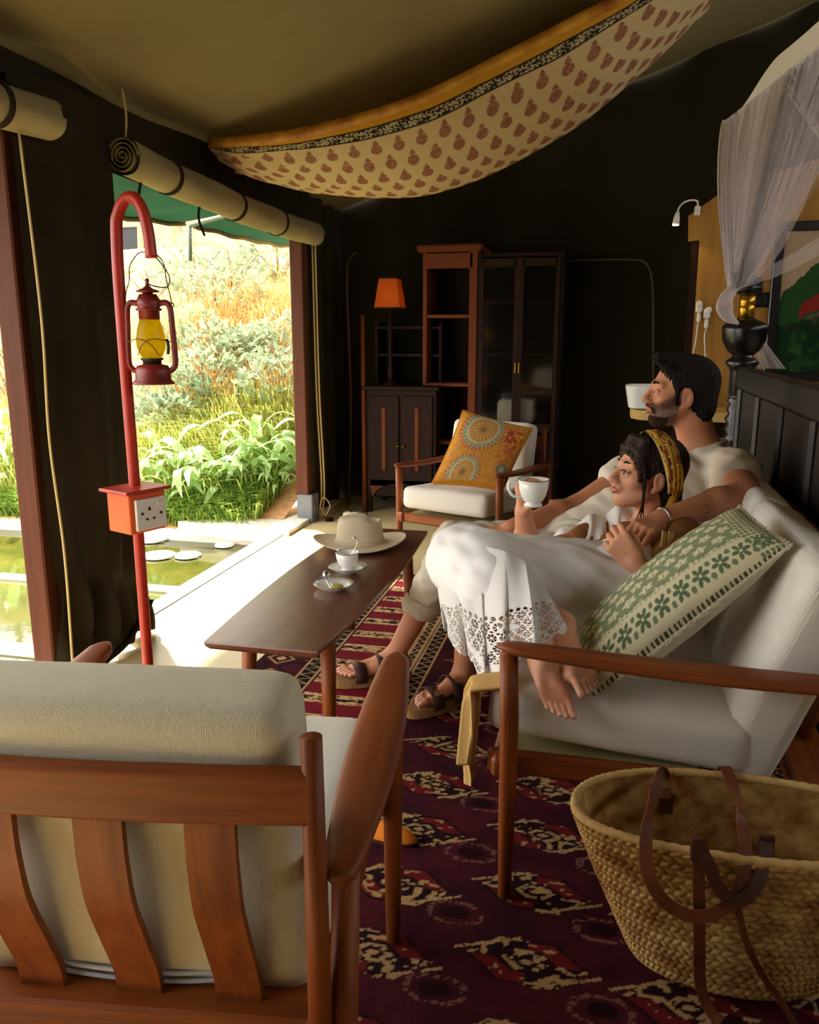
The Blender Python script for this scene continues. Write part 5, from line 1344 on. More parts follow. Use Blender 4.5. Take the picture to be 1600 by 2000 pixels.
def head_prims(c, R, s, fem=False):
    T = lambda p: np.array(c) + R @ (np.array(p) * s)
    E = lambda p, r, k=.012, op='add': ell(T(p), R, [q * s for q in r], k=k * s, op=op)
    C = lambda a, b, r0, r1, k=.010, op='add': cone(T(a), T(b), r0 * s, r1 * s, k=k * s, op=op)
    j = .9 if fem else 1.0
    P = [E((-.018, 0, .035), (.100, .076, .084)), E((.030, 0, -.015), (.062, .060 * j, .080), .02), E((.034, 0, -.070), (.050, .046 * j, .042), .02),
         E((.072, 0, -.096), (.020, .022 * j, .018), .022)]
    for y in (-1, 1):
        P += [E((.052, y * .044, -.022), (.026, .020, .022), .02), C((.084, y * .010, .026), (.070, y * .048, .026), .011 if not fem else .008, .010, .014),
              C((.010, y * .056 * j, -.060), (.066, y * .022 * j, -.092), .018, .016, .02)]
    P += [C((.086, 0, .018), (.112, 0, -.024), .0085, .0105, .010), E((.112, 0, -.029), (.012, .012, .010), .006)]
    for y in (-1, 1): P += [E((.102, y * .012, -.033), (.011, .008, .008), .006)]
    P += [E((.088, 0, -.050), (.016, .026, .016), .012)]
    for y in (-1, 1):
        P += [E((.100, y * .031, -.002), (.018, .017, .011), .010, 'sub'), E((.077, y * .031, -.002), (.0125, .0135, .0120), .003)]
        P += [C((.089, y * .017, .007), (.080, y * .045, .006), .0035, .0035, .004), C((.087, y * .019, -.011), (.080, y * .043, -.010), .003, .003, .004)]
    P += [C((.101, 0, -.0525), (.092, .020, -.057), .0065, .003, .004), C((.101, 0, -.0525), (.092, -.020, -.057), .0065, .003, .004),
          C((.099, 0, -.067), (.090, .018, -.064), .0075, .003, .004), C((.099, 0, -.067), (.090, -.018, -.064), .0075, .003, .004)]
    P += [C((.108, .024, -.0595), (.108, -.024, -.0595), .0018, .0018, .003, 'sub')]
    for y in (-1, 1):
        P += [ell(T((-.010, y * .079, -.012)), R, [.019 * s, .007 * s, .032 * s], k=.006 * s), C((.002, y * .076, -.040), (.004, y * .074, -.046), .008, .007, .006),
              ell(T((-.006, y * .086, -.008)), R, [.010 * s, .005 * s, .018 * s], k=.004 * s, op='sub')]
    return P, T
def hand_prims(w, x, up, side, s=1.0, curl=(.35, .45, .5, .55), thumb=(.55, .6), spread=.06, bend2=1.0):
    """w wrist, x finger direction, up = back of the hand, side +1 thumb on +y"""
    X = np.array(x, float); X /= np.linalg.norm(X); Z = np.array(up, float); Z -= X * Z.dot(X); Z /= np.linalg.norm(Z); Y = np.cross(Z, X) * side
    T = lambda p: np.array(w) + (X * p[0] + Y * p[1] + Z * p[2]) * s
    P = []; tips = []; ky = (.030, .010, -.010, -.029); kx = (.086, .090, .086, .078); ln = ((.042, .025, .020), (.046, .029, .021), (.043, .027, .020), (.034, .021, .018))
    P.append(cone(T((-.03, 0, 0)), T((.012, 0, 0)), .024 * s, .023 * s, k=.015))
    for i in range(4):
        P.append(cone(T((.012, ky[i] * .62, 0)), T((kx[i], ky[i], .002)), .0135 * s, .0115 * s, k=.012))
        p = np.array((kx[i], ky[i], .002)); a = 0.0
        for j in range(3):
            a += curl[i] * (1.0 if j == 0 else bend2); sp = (1.5 - i) * spread
            d = np.array((math.cos(a) * math.cos(sp), math.sin(sp) * math.cos(a), -math.sin(a)))
            q = p + d * ln[i][j]; P.append(cone(T(p), T(q), (.0100, .0090, .0082)[j] * s, (.0092, .0082, .0070)[j] * s, k=.0035)); p = q
        tips.append((T(p), X * d[0] + Y * d[1] + Z * d[2], Z))
    b = np.array((.022, .024, -.006)); P.append(cone(T((.012, .012, -.004)), T(b), .016 * s, .015 * s, k=.012))
    d1 = np.array((math.cos(thumb[0]), math.sin(thumb[0]), -.35)); d1 /= np.linalg.norm(d1); m = b + d1 * .040; P.append(cone(T(b), T(m), .0135 * s, .0110 * s, k=.008))
    d2 = np.array((math.cos(thumb[0] - thumb[1]), math.sin(thumb[0] - thumb[1]), -.35)); d2 /= np.linalg.norm(d2); e = m + d2 * .030; P.append(cone(T(m), T(e), .0105 * s, .0082 * s, k=.004))
    return P, T, tips
def foot_prims(an, toe, up, s=1.0, side=1):
    """an ankle, toe tip of the big toe row; side +1: big toe on +y"""
    an = np.array(an, float); X = np.array(toe, float) - an; L = np.linalg.norm(X); X /= L; Z = np.array(up, float); Z -= X * Z.dot(X); Z /= np.linalg.norm(Z); Y = np.cross(Z, X) * side
    T = lambda p: an + X * p[0] + (Y * p[1] + Z * p[2]) * s
    P = [ell(T((-.028 * s, 0, -.035)), np.stack([X, Y, Z], 1), (.034 * s, .028 * s, .034 * s), k=.02), cone(T((0, 0, 0)), T((.05, .004, -.026)), .033 * s, .028 * s, k=.02),
         cone(T((.04, .010, -.026)), T((L * .70, .022, -.046)), .026 * s, .018 * s, k=.02), cone(T((.03, -.010, -.040)), T((L * .66, -.022, -.052)), .022 * s, .014 * s, k=.02), cone(T((L * .70, .022, -.046)), T((L * .66, -.022, -.052)), .017 * s, .014 * s, k=.015)]
    ty = (.028, .010, -.004, -.017, -.029); tl = (1.0, .99, .95, .90, .83); tr = [q * s for q in (.0115, .0082, .0078, .0074, .0072)]; nails = []
    for i in range(5):
        b = (L * (.72 - .012 * i), ty[i] * .92, -.050); m = (L * (.86 * tl[i] + .02), ty[i], -.046); e = (L * tl[i], ty[i], -.054)
        P += [cone(T(b), T(m), tr[i] * 1.1, tr[i], k=.006), cone(T(m), T(e), tr[i], tr[i] * .92, k=.003)]
        nails.append((T((L * tl[i] + tr[i] * .25, ty[i], -.054)) + Z * tr[i] * .72, X * .8 - Z * .5, Z, tr[i]))
    return P, T, nails
def nails_mesh(ns, r=.5):
    mb = MB()
    for p, x, z, w in ns:
        X = np.array(x) / np.linalg.norm(x); Z = np.array(z) - X * X.dot(z); Z /= np.linalg.norm(Z); Y = np.cross(Z, X)
        a = np.linspace(0, 6.283, 10, endpoint=False); mb.add([p + X * w * .75 * math.cos(t) + Y * w * .62 * math.sin(t) + Z * (.0012 - .0015 * abs(math.sin(t))) for t in a] + [p + Z * .002], [(i, (i + 1) % 10, 10) for i in range(10)])
    return mb
RIGHT = np.array((_cw, _sw, 0.0)); FWD = np.array((-_sw, _cw, 0.0)); UP = np.array((0, 0, 1.0))

# ---------------------------------------------------------------- the man
man = empty('person', (.1, 2.8, .48), 0, 'bearded person in a pale tee shirt looking out from the far end of the sofa', 'person')
mNeck = at(1368, 886, D=2.88); mHead = at(1328, 768, D=2.86); mChest = at(1325, 965, D=2.86); mBel = at(1215, 1030, D=2.82); mPel = at(1130, 1075, D=2.78)
mShL = at(1432, 925, D=2.70); mElL = at(1455, 968, D=2.42); mWrL = at(1292, 1014, D=2.28)
mShR = at(1268, 905, D=3.06); mElR = at(1128, 992, D=2.93); mWrR = at(1000, 1030, D=2.74)
mHipL = mPel + np.array((.02, -.10, 0)); mHipR = mPel + np.array((.0, .10, 0))
mKnR = at(888, 1062, D=2.76); mAnR = at(772, 1268, D=2.78); mKnL = at(930, 1100, D=2.52); mAnL = at(905, 1315, D=2.62); mAnR[2] = .115; mAnL[2] = .115
Rm = frame(-RIGHT + .10 * FWD + .05 * UP)
HP, HT = head_prims(mHead, Rm, 1.02)
neck = [cone(HT((-.028, 0, -.055)), mNeck + np.array((.0, 0, -.02)), .052, .058, k=.03), cone(HT((-.040, 0, -.02)), mNeck + np.array((.015, 0, 0)), .046, .054, k=.03)]
body = [cone(mNeck, mChest, .07, .125, k=.05), cone(mChest + np.array((0, -.07, .02)), mChest + np.array((0, .10, .02)), .115, .115, k=.05), cone(mChest, mBel, .135, .125, k=.05), cone(mBel, mPel, .13, .13, k=.04),
        cone(mNeck + np.array((.02, 0, -.03)), mShL, .055, .064, k=.05), cone(mNeck + np.array((.0, 0, -.03)), mShR, .055, .064, k=.05)]
armL = [cone(mShL, mElL, .062, .046, k=.02), cone(mShL * .55 + mElL * .45, mElL, .052, .044, k=.02), cone(mElL, mElL * .66 + mWrL * .34, .046, .046, k=.02), cone(mElL * .66 + mWrL * .34, mWrL, .046, .028, k=.02)]
armR = [cone(mShR, mElR, .062, .046, k=.02), cone(mElR, mElR * .7 + mWrR * .3, .045, .045, k=.02), cone(mElR * .7 + mWrR * .3, mWrR, .045, .027, k=.02)]
hL, hLT, hLtips = hand_prims(mWrL + np.array((-.012, -.008, -.004)), at(1212, 1058, D=2.10) - mWrL, np.array((-.10, -.62, .78)), 1, 1.0, curl=(.30, .38, .45, .5), thumb=(.35, .3))
hR, hRT, hRtips = hand_prims(mWrR, at(930, 1062, D=2.70) - mWrR, np.array((-.15, -.35, .93)), -1, 1.0, curl=(.38, .42, .42, .45), thumb=(.45, .3), spread=.10)
leg = [cone(mHipR, mKnR, .088, .062, k=.03), cone(mKnR, mKnR * .6 + mAnR * .4, .050, .048, k=.02), cone(mKnR * .6 + mAnR * .4, mAnR, .048, .034, k=.03),
       cone(mHipL, mKnL, .088, .062, k=.03), cone(mKnL, mKnL * .6 + mAnL * .4, .050, .048, k=.02), cone(mKnL * .6 + mAnL * .4, mAnL, .048, .034, k=.03)]
tR = at(652, 1325, Z=.045); tL = at(838, 1372, Z=.045)
dR = tR - mAnR; dR[2] = 0; dR /= np.linalg.norm(dR); dL = tL - mAnL; dL[2] = 0; dL /= np.linalg.norm(dL)
mAnR[2] = .115; mAnL[2] = .115
fR, fRT, nR = foot_prims(mAnR, mAnR + dR * .205, UP, side=-1); fL, fLT, nL = foot_prims(mAnL, mAnL + dL * .205, UP, side=1)
allm = body + neck + HP + armL + armR + hL + hR + leg + fR + fL
def boxof(prs, p=.006):
    B = [Field.bbox(q_) for q_ in prs]; return np.min([b[0] for b in B], 0) - p, np.max([b[1] for b in B], 0) + p
mb = multi(allm, .0065, [(*boxof(HP), .0022), (*boxof(hL[1:]), .0026), (*boxof(hR[1:]), .0026), (*boxof(fR[2:]), .003), (*boxof(fL[2:]), .003)])
def skinm():
    P = np.array(mb.v); q_ = (P - mHead) @ Rm / 1.02; x, y, z = q_.T; inh = (np.abs(x) < .16) & (np.abs(y) < .11) & (z > -.14) & (z < .14)
    n = vnoise(P[:, 0] * 14 + 5 * P[:, 2], P[:, 1] * 14 + P[:, 2] * 9); nf = vnoise(P[:, 0] * 420 + P[:, 1] * 200, P[:, 2] * 420)
    zb = .004 - .62 * (x - .02)
    st = sstep(zb + .010, zb - .014, z) * sstep(-.004, .022, x) * sstep(-.150, -.112, z + .25 * (x - .05))
    mus = sstep(-.058, -.050, z) * sstep(-.034, -.040, z) * sstep(.074, .084, x) * sstep(.034, .026, np.abs(y))
    lip = sstep(.026, .018, np.abs(y)) * sstep(-.076, -.071, z) * sstep(-.045, -.050, z) * sstep(.086, .092, x)
    st = np.clip(st * (1 - lip) + mus * (1 - lip), 0, 1) * inh
    L = [(.6 * n, np.array(rgb(182, 116, 84))), (np.clip(.72 * st + .28 * st * nf, 0, 1), np.array(rgb(52, 34, 26))), (.75 * lip * inh, np.array(rgb(164, 92, 78)))]
    return list(np.stack(pick(rgb(198, 136, 102), *L), -1))
mb.c = skinm()
mbody = mb.build('body', 'skin_m', man, world=True)
for q_ in nR + nL: nails_mesh([q_]).build('toenail', 'nail', mbody, world=True)
# hair, beard, brows, eyes
def lk(T, s, p): return T(p)
def hairm(f):
    for y in (-1, 1): f.put(ell(HT((-.006, y * .085, -.012)), Rm, (.026, .03, .036)), .006, 'sub')
    f.put(ell(HT((.112, 0, -.02)), Rm, (.075, .10, .104)), .008, 'sub')
    f.put(cone(HT((-.02, 0, -.06)), HT((-.06, 0, -.20)), .058, .075), .004, 'sub')
    f.ripple(lambda P: .0012 * np.sin(((P - mHead) @ Rm)[:, 0] * 420 + 6 * np.sin(((P - mHead) @ Rm)[:, 1] * 70)))
hv = [ell(HT((-.026, 0, .044)), Rm, (.106, .083, .090), k=.02), ell(HT((-.050, 0, -.006)), Rm, (.076, .073, .080), k=.02), ell(HT((.036, .005, .108)), Rm, (.058, .056, .026), k=.02), ell(HT((.072, .0, .110)), Rm, (.024, .044, .016), k=.015), cone(HT((.024, .067, .02)), HT((.018, .062, -.036)), .010, .005, k=.01), cone(HT((.024, -.067, .02)), HT((.018, -.062, -.036)), .010, .005, k=.01), ell(HT((-.078, 0, -.055)), Rm, (.040, .056, .050), k=.03)]
_r = np.random.RandomState(3)
for i in range(46):
    an, xx = _r.uniform(-1.1, 1.1), _r.uniform(-.06, .085); p0 = np.array((xx, .070 * math.sin(an), .040 + .078 * math.cos(an) - .25 * max(0, -xx - .02)))
    hv.append(cone(HT(p0), HT(p0 + np.array((.020 + .01 * _r.rand(), .010 * math.sin(an), .012 * math.cos(an) + .006 * _r.rand()))), .010, .0035, k=.004))
v, f = solid(hv, .0025, post=hairm); MB().add(v, f).build('hair', 'hair_m', man, world=True)
def beardp(f):
    f.clip(HT((.05, 0, -.080)), Rm[:, 2]); f.clip(HT((.040, 0, -.1)), -Rm[:, 0])
    f.put(ell(HT((.108, 0, -.062)), Rm, (.016, .020, .014)), .004, 'sub')
    f.ripple(lambda P: .0010 * np.sin(P[:, 2] * 900) * np.sin(P[:, 0] * 700))
v, f = solid(HP[:11], .0025, inflate=.0022, post=beardp); be = MB().add(v, f).build('beard', 'beard', man, world=True)
for y in (-1, 1): MB().tube(spline([HT((.1055, y * .002, -.0455)), HT((.1015, y * .012, -.0465)), HT((.090, y * .024, -.056)), HT((.083, y * .027, -.070))], 5), [.004] * 5 + [.0042] * 6 + [.003] * 5, 8).build('mustache', 'beard', be, world=True)
for y in (-1, 1):
    MB().tube(spline([HT((.092, y * .014, .029)), HT((.092, y * .028, .034)), HT((.080, y * .047, .031))], 5), [.004] * 3 + [.005] * 4 + [.0025] * 4, 8).build('eyebrow', 'hair_m', man, world=True)
    e_ = MB().lathe([(0, -.0105), (.006, -.0088), (.0090, -.0055), (.0105, 0), (.0090, .0055), (.006, .0088), (0, .0105)], 16, tuple(HT((.0806, y * .031, -.002)))).build('eye', 'eye_white', man, world=True)
    MB().lathe([(0, 0), (.0055, -.0006), (.0058, -.002), (0, -.002)], 14, tuple(HT((.0914, y * .0305, -.001))), axis=tuple(Rm[:, 0])).build('iris', 'iris', e_, world=True)
a_ = HT((-.004, .080, -.046)); MB().tube([a_ + Rm[:, 0] * .007 * math.cos(t) + Rm[:, 2] * (.007 * math.sin(t) - .003) for t in np.linspace(0, 6.283, 16, endpoint=False)], .0013, 6, closed=True).build('earring', 'gold', man, world=True)
# tee shirt
def tee(f):
    f.put(cone(mNeck + np.array((-.015, 0, .025)), HT((-.03, 0, -.10)), .066, .072), .006, 'sub')
    f.ripple(lambda P: .0018 * np.sin(P[:, 2] * 75 + 30 * P[:, 1] + 4 * np.sin(P[:, 0] * 22)) + .0012 * np.sin(P[:, 0] * 95 + P[:, 1] * 40))
shirt = [(*p[:-1], {'k': .04}) for p in body] + [cone(mShL, mShL * .62 + mElL * .38, .074, .074, k=.03), cone(mShR, mShR * .60 + mElR * .40, .074, .076, k=.03)]
def teeclip(f):
    tee(f)
    # sleeve ends: cut the arm volume away past the hem
    f.put(cone(mShL * .60 + mElL * .40, mElL, .12, .14), .002, 'sub') if False else None
v, f = solid(shirt, .006, inflate=.010, post=tee)
mt_ = MB().add(v, f).build('tee_shirt', 'tshirt', man, world=True)
MB().tube([mNeck + np.array((.0, .0, .03)) + .078 * (np.array((1, 0, .25)) * math.cos(t) + np.array((0, .92, 0)) * math.sin(t)) for t in np.linspace(0, 6.283, 40, endpoint=False)], .007, 8, closed=True).build('collar', 'tshirt', mt_, world=True)
# trousers with turned-up cuffs
cuR = mKnR * .42 + mAnR * .58; cuL = mKnL * .42 + mAnL * .58
tro = [cone(mPel + np.array((.06, 0, -.02)), mPel, .13, .13, k=.05), cone(mHipR, mKnR, .092, .070, k=.04), cone(mKnR, cuR, .068, .060, k=.03), cone(mHipL, mKnL, .092, .068, k=.04), cone(mKnL, cuL, .066, .058, k=.03), cone(mHipL, mHipR, .11, .11, k=.04)]
def trop(f):
    for k_, c_, a_ in ((mKnR, cuR, mAnR), (mKnL, cuL, mAnL)):
        n_ = (a_ - k_) / np.linalg.norm(a_ - k_); f.put(cone(c_ + n_ * .125, a_ + n_ * .3, .12, .12), .002, 'sub'); f.put(cone(c_ + n_ * .01, a_, .046, .044), .004, 'sub')
    f.ripple(lambda P: .0025 * np.sin(P[:, 0] * 60 + P[:, 2] * 55 + 5 * np.sin(P[:, 1] * 25)) + .0015 * np.sin(P[:, 2] * 120 - P[:, 0] * 50))
v, f = solid(tro, .006, inflate=.004, post=trop); tr_ = MB().add(v, f).build('trousers', 'trousers', man, world=True)
for k_, c_ in ((mKnR, cuR), (mKnL, cuL)):
    d = (c_ - k_) / np.linalg.norm(c_ - k_); MB().tube([c_ - d * .040, c_ - d * .02, c_ + d * .012], [.0685, .069, .067], 28, cap=False).build('cuff', 'trousers', tr_, world=True)
# bracelet, tattoo
ax_ = (mWrL - mElL) / np.linalg.norm(mWrL - mElL); u_ = np.cross(ax_, UP); u_ /= np.linalg.norm(u_); w_ = np.cross(ax_, u_); bc = mWrL - ax_ * .006
br = MB().tube([bc + .031 * (u_ * math.cos(t) + w_ * math.sin(t)) for t in np.linspace(0, 6.283, 28, endpoint=False)], .0035, 8, closed=True).build('bracelet', 'silver', man, world=True)
tc_ = mElL * .45 + mWrL * .55; t0 = tc_ - FWD * .0425 + UP * .006
MB().tube([t0 + RIGHT * -.014 + UP * .0, t0 + RIGHT * .002 + UP * .014, t0 + RIGHT * .012 + UP * -.012, t0 + RIGHT * -.010 + UP * -.006], .0011, 5).build('tattoo', 'ink', man, world=True)
# sandals
def sandal(T, L, s):
    def so(u, v):
        a = u * 2 * np.pi; x = L * .42 + (L * .60 + .028) * np.cos(a); y = (.042 + .010 * np.cos(a)) * np.sin(a) + .003
        return x, y * s, v
    pts = []
    poly = [so(np.array(t), 0)[:2] for t in np.linspace(0, 1, 32, endpoint=False)]
    def lay(z0, z1, sc):
        mb = MB(); n = len(poly); V = [T((float(x) * sc + L * .42 * (1 - sc), float(y) * sc, z)) for z in (z0, z1) for x, y in poly]
        return mb.add(V, [tuple(range(n))[::-1], tuple(range(n, 2 * n))] + [(i, (i + 1) % n, n + (i + 1) % n, n + i) for i in range(n)])
    so_ = lay(-.100, -.070, 1.0).build('sandal', 'sandal_sole', man, world=True, smooth=False)
    for x0, w, hh in ((L * .66, .045, .0), (L * .26, .038, .024)):
        P_ = [T((x0 + .004 * math.cos(t), .050 * math.cos(t), -.078 + (.056 + hh) * max(0, math.sin(t)) ** .6)) for t in np.linspace(0, math.pi, 15)]
        MB().tube(P_, 0, flat=(w, .0035), u0=T((0, 1, 0)) - T((0, 0, 0))).build('strap', 'sandal_strap', so_, world=True)
        MB().box(T((x0, .030, -.045 + hh + .025)), (.016, .016, .003)).build('buckle', 'brass', so_, world=True, smooth=False)
sandal(fRT, .205, 1); sandal(fLT, .205, 1)
# ---------------------------------------------------------------- the woman
wom = empty('person', (.05, 2.2, .48), 0, 'smiling person in white with a patterned headscarf holding a teacup on the sofa', 'person')
wHead = at(1262, 925, D=2.42); wNeck = at(1272, 1035, D=2.44); wChest = at(1250, 1092, D=2.36); wPel = at(1205, 1160, D=2.12)
wShL = at(1328, 1056, D=2.28); wElL = at(1300, 1145, D=1.99); wWrL = at(1243, 1104, D=2.00)
wShR = at(1205, 1048, D=2.54); wElR = at(1032, 1082, D=2.42); wWrR = at(1022, 1000, D=2.36)
wHipL = wPel + np.array((.02, -.07, 0)); wHipR = wPel + np.array((-.02, .08, .01))
wKnL = at(945, 1112, D=2.04); wKnR = at(905, 1095, D=2.16)
wAnL = at(1048, 1255, D=1.72); wAnR = at(1096, 1222, D=1.76)
wToL = at(1096, 1386, D=1.575); wToR = at(1150, 1335, D=1.61)
Rw = frame(-RIGHT * .96 - FWD * .16 + UP * .12, up=UP + .12 * RIGHT)
WP, WT = head_prims(wHead, Rw, .93, True)
wneck = [cone(WT((-.030, 0, -.06)), wNeck, .046, .050, k=.03)]
wbody = [cone(wNeck, wChest, .05, .095, k=.04), cone(wShL * .8 + wNeck * .2, wShR * .8 + wNeck * .2, .048, .048, k=.04), cone(wChest, wPel, .105, .13, k=.05)]
waL = [cone(wShL, wElL, .046, .037, k=.02), cone(wElL, wElL * .6 + wWrL * .4, .038, .037, k=.015), cone(wElL * .6 + wWrL * .4, wWrL, .036, .023, k=.015)]
waR = [cone(wShR, wElR, .046, .037, k=.02), cone(wElR, wElR * .6 + wWrR * .4, .038, .037, k=.015), cone(wElR * .6 + wWrR * .4, wWrR, .036, .022, k=.015)]
cupP = at(1042, 960, D=2.30)
whR, whRT, _ = hand_prims(wWrR, at(1014, 945, D=2.33) - wWrR, np.array((-.85, -.30, .2)), -1, .88, curl=(.95, 1.0, 1.0, 1.0), thumb=(.75, .5), bend2=.9)
whL, whLT, _ = hand_prims(wWrL, at(1200, 1050, D=2.03) - wWrL, np.array((-.1, -.97, .2)), -1, .88, curl=(.75, .8, .85, .9), thumb=(.5, .4), bend2=.8)
wleg = [cone(wHipL, wKnL, .08, .055, k=.03), cone(wKnL, wAnL, .052, .032, k=.03), cone(wHipR, wKnR, .08, .055, k=.03), cone(wKnR, wAnR, .052, .032, k=.03)]
zF = np.array((.20, -.62, .70)); zF /= np.linalg.norm(zF)
wfL, wfLT, wnL = foot_prims(wAnL + zF * .004, wToL + zF * .036, zF, .80, side=1)
wfR, wfRT, wnR = foot_prims(wAnR + zF * .004, wToR + zF * .036, zF, .80, side=-1)
def addz(P, d): return P
mb = multi(wbody + wneck + WP + waL + waR + whR + whL + wleg + wfL + wfR, .006, [(*boxof(WP), .0021), (*boxof(whL[1:]), .0024), (*boxof(whR[1:]), .0024), (*boxof(wfL), .003), (*boxof(wfR), .003)])
wb_ = mb.build('body', 'skin_w', wom, world=True)
for q_ in wnL + wnR: nails_mesh([q_]).build('toenail', 'nail', wb_, world=True)
for y in (-1, 1):
    MB().tube(spline([WT((.088, y * .014, .028)), WT((.088, y * .028, .034)), WT((.076, y * .047, .030))], 5), [.003] * 3 + [.0035] * 4 + [.002] * 4, 8).build('eyebrow', 'hair_w', wom, world=True)
    e_ = MB().lathe([(0, -.0098), (.0055, -.0082), (.0085, -.005), (.0098, 0), (.0085, .005), (.0055, .0082), (0, .0098)], 16, tuple(WT((.0800, y * .031, -.002)))).build('eye', 'eye_white', wom, world=True)
    MB().lathe([(0, 0), (.0052, -.0006), (.0055, -.002), (0, -.002)], 14, tuple(WT((.0912, y * .031, -.001))), axis=tuple(Rw[:, 0])).build('iris', 'iris', e_, world=True)
    MB().tube(spline([WT((.0935, y * .016, .003)), WT((.096, y * .030, .009)), WT((.083, y * .047, .002))], 5), .0014, 6).build('eyelash', 'hair_w', wom, world=True)
for z, x in ((-.0525, .1045), (-.0665, .1025)):
    MB().tube(spline([WT((x - .010, -.021, -.058)), WT((x, -.008, z)), WT((x + .001, 0, z - .001)), WT((x, .008, z)), WT((x - .010, .021, -.058))], 5), [.0015] + [.0036] * 18 + [.0025, .0015], 8).build('lip', 'lips', wom, world=True)
MB().tube(spline([WT((.096, -.018, -.0592)), WT((.1015, 0, -.0598)), WT((.096, .018, -.0592))], 6), 0, flat=(.004, .004)).build('teeth', 'porcelain', wom, world=True)
# hair with a fringe and loose strands
def hairw(f):
    f.put(ell(WT((.112, 0, -.035)), Rw, (.066, .090, .090)), .010, 'sub')
    for y in (-1, 1): f.put(ell(WT((.000, y * .086, -.018)), Rw, (.022, .028, .030)), .006, 'sub')
    f.ripple(lambda P: .0011 * np.sin(((P - wHead) @ Rw)[:, 0] * 420 + 5 * np.sin(((P - wHead) @ Rw)[:, 2] * 60)))
hv = [ell(WT((-.026, 0, .040)), Rw, (.102, .080, .086), k=.02), ell(WT((-.066, 0, -.03)), Rw, (.052, .062, .074), k=.02), ell(WT((-.085, 0, -.085)), Rw, (.042, .05, .06), k=.03)]
for y in (-.055, -.035, -.015, .01, .035, .055): hv.append(cone(WT((.046, y * .9, .106)), WT((.086 - abs(y) * .25, y, .040 + .006 * math.sin(y * 200))), .013, .005, k=.010))
for y in (-1, 1): hv.append(cone(WT((.056, y * .062, .07)), WT((.048, y * .066, -.015)), .016, .008, k=.012))
v, f = solid(hv, .0025, post=hairw); hw = MB().add(v, f).build('hair', 'hair_w', wom, world=True)
for y, x1_, z1_ in ((.070, .022, -.17), (.066, .034, -.15), (.072, .012, -.13)):
    MB().tube(spline([WT((.045, y, .03)), WT((.036, y + .006, -.03)), WT((.028, y + .004, -.09)), WT((x1_, y - .01, z1_))], 8), list(np.linspace(.007, .0012, 25)), 8).build('strand', 'hair_w', hw, world=True)
# headscarf: a broad band over the crown, tied behind
def scarfc(u, v):
    n = fbm(u * 26, v * 9); n2 = vnoise(u * 60, v * 18)
    return pick(rgb(196, 146, 36), (sstep(.48, .56, n), rgb(120, 44, 26)), ((np.abs(n - .52) < .018) * 1.0, rgb(226, 206, 160)), ((v < .10) * 1.0, rgb(220, 196, 130)), (.4 * (n2 > .7), rgb(150, 96, 24)))
def scarf(u, v):
    a = (u - .5) * 2 * 2.35; ca, sa = np.cos(a), np.sin(a)
    w = .074 * (1 - .45 * np.abs(2 * u - 1) ** 2); off = (.5 - v) * w
    x = -.006 + off - .062 * (1 - ca) * .62; y = .0945 * sa * (1 + .0); z = .030 + .108 * ca * 1.0
    bul = .004 * np.sin(v * np.pi) + .0022 * np.sin(v * 22 + 5 * u)
    r = np.sqrt(y ** 2 + (z - .03) ** 2) + 1e-6
    y, z = y * (1 + bul / r), (z - .03) * (1 + bul / r) + .03
    z = z + .010 * (np.abs(off) / .037) ** 2 * -.6
    p = np.stack([x, y, z], -1) * .93 @ Rw.T + wHead
    return p[..., 0], p[..., 1], p[..., 2]
MB().grid(scarf, 150, 40, scarfc).build('headscarf', 'scarf', wom, world=True)
MB().tube(spline([WT((-.085, .045, -.045)), WT((-.07, .07, -.075)), WT((-.05, .075, -.115))], 6), list(np.linspace(.016, .010, 13)), 8).build('scarf_knot', mat('scarf_plain', rgb(186, 134, 30), .8), wom, world=True)
# white top, brown open shirt with rolled yellow edge
def rip(P): return .0018 * np.sin(P[:, 2] * 80 + 34 * P[:, 0] + 3 * np.sin(P[:, 1] * 30))
v, f = solid([(*p[:-1], {'k': .04}) for p in wbody[:1] + wbody[2:]], .005, inflate=.008, post=lambda f: f.put(cone(wNeck, WT((-.02, 0, -.1)), .078, .09), .006, 'sub').ripple(rip)); MB().add(v, f).build('white_top', 'white_cotton', wom, world=True)
def jac(f):
    f.put(cone(wNeck, WT((-.02, 0, -.1)), .080, .09), .006, 'sub')
    f.put(cone(wChest + np.array((-.13, -.06, .05)), wPel + np.array((-.10, -.04, .12)), .088, .10), .012, 'sub'); f.ripple(rip)
v, f = solid([cone(wNeck, wChest, .058, .104, k=.04), cone(wChest, wChest * .45 + wPel * .55, .108, .115, k=.04), cone(wShL, wElL * .62 + wShL * .38, .058, .054, k=.03), cone(wShR, wElR * .38 + wShR * .62, .058, .052, k=.03), cone(wShL, wShR, .05, .05, k=.03)], .005, inflate=.008, post=jac)
jk = MB().add(v, f).build('open_shirt', 'brown_cotton', wom, world=True)
pl_ = [at(1300, 1040, D=2.16), at(1296, 1075, D=2.10), at(1290, 1110, D=2.06), at(1284, 1140, D=2.05)]
for dx in (0, 10): MB().tube(spline([p + RIGHT * dx * .0016 for p in pl_], 5), 0, flat=(.018, .006), up=-FWD).build('placket', 'tan_cotton', jk, world=True)
ye = [at(1262, 1030, D=2.26), at(1225, 1040, D=2.27), at(1192, 1052, D=2.28), at(1168, 1068, D=2.27), at(1148, 1088, D=2.26), at(1132, 1105, D=2.26)]
sp2 = spline(ye, 8)
MB().tube(sp2, [.013 + .006 * math.sin(i * .9) for i in range(len(sp2))], 10).build('rolled_edge', 'scarf_plain', jk, world=True)
MB().tube([p + np.array((.004, .0, .014)) for p in sp2[:26]], [.010 + .004 * math.sin(i * 1.3) for i in range(26)], 10).build('rolled_edge', 'brown_cotton', jk, world=True)
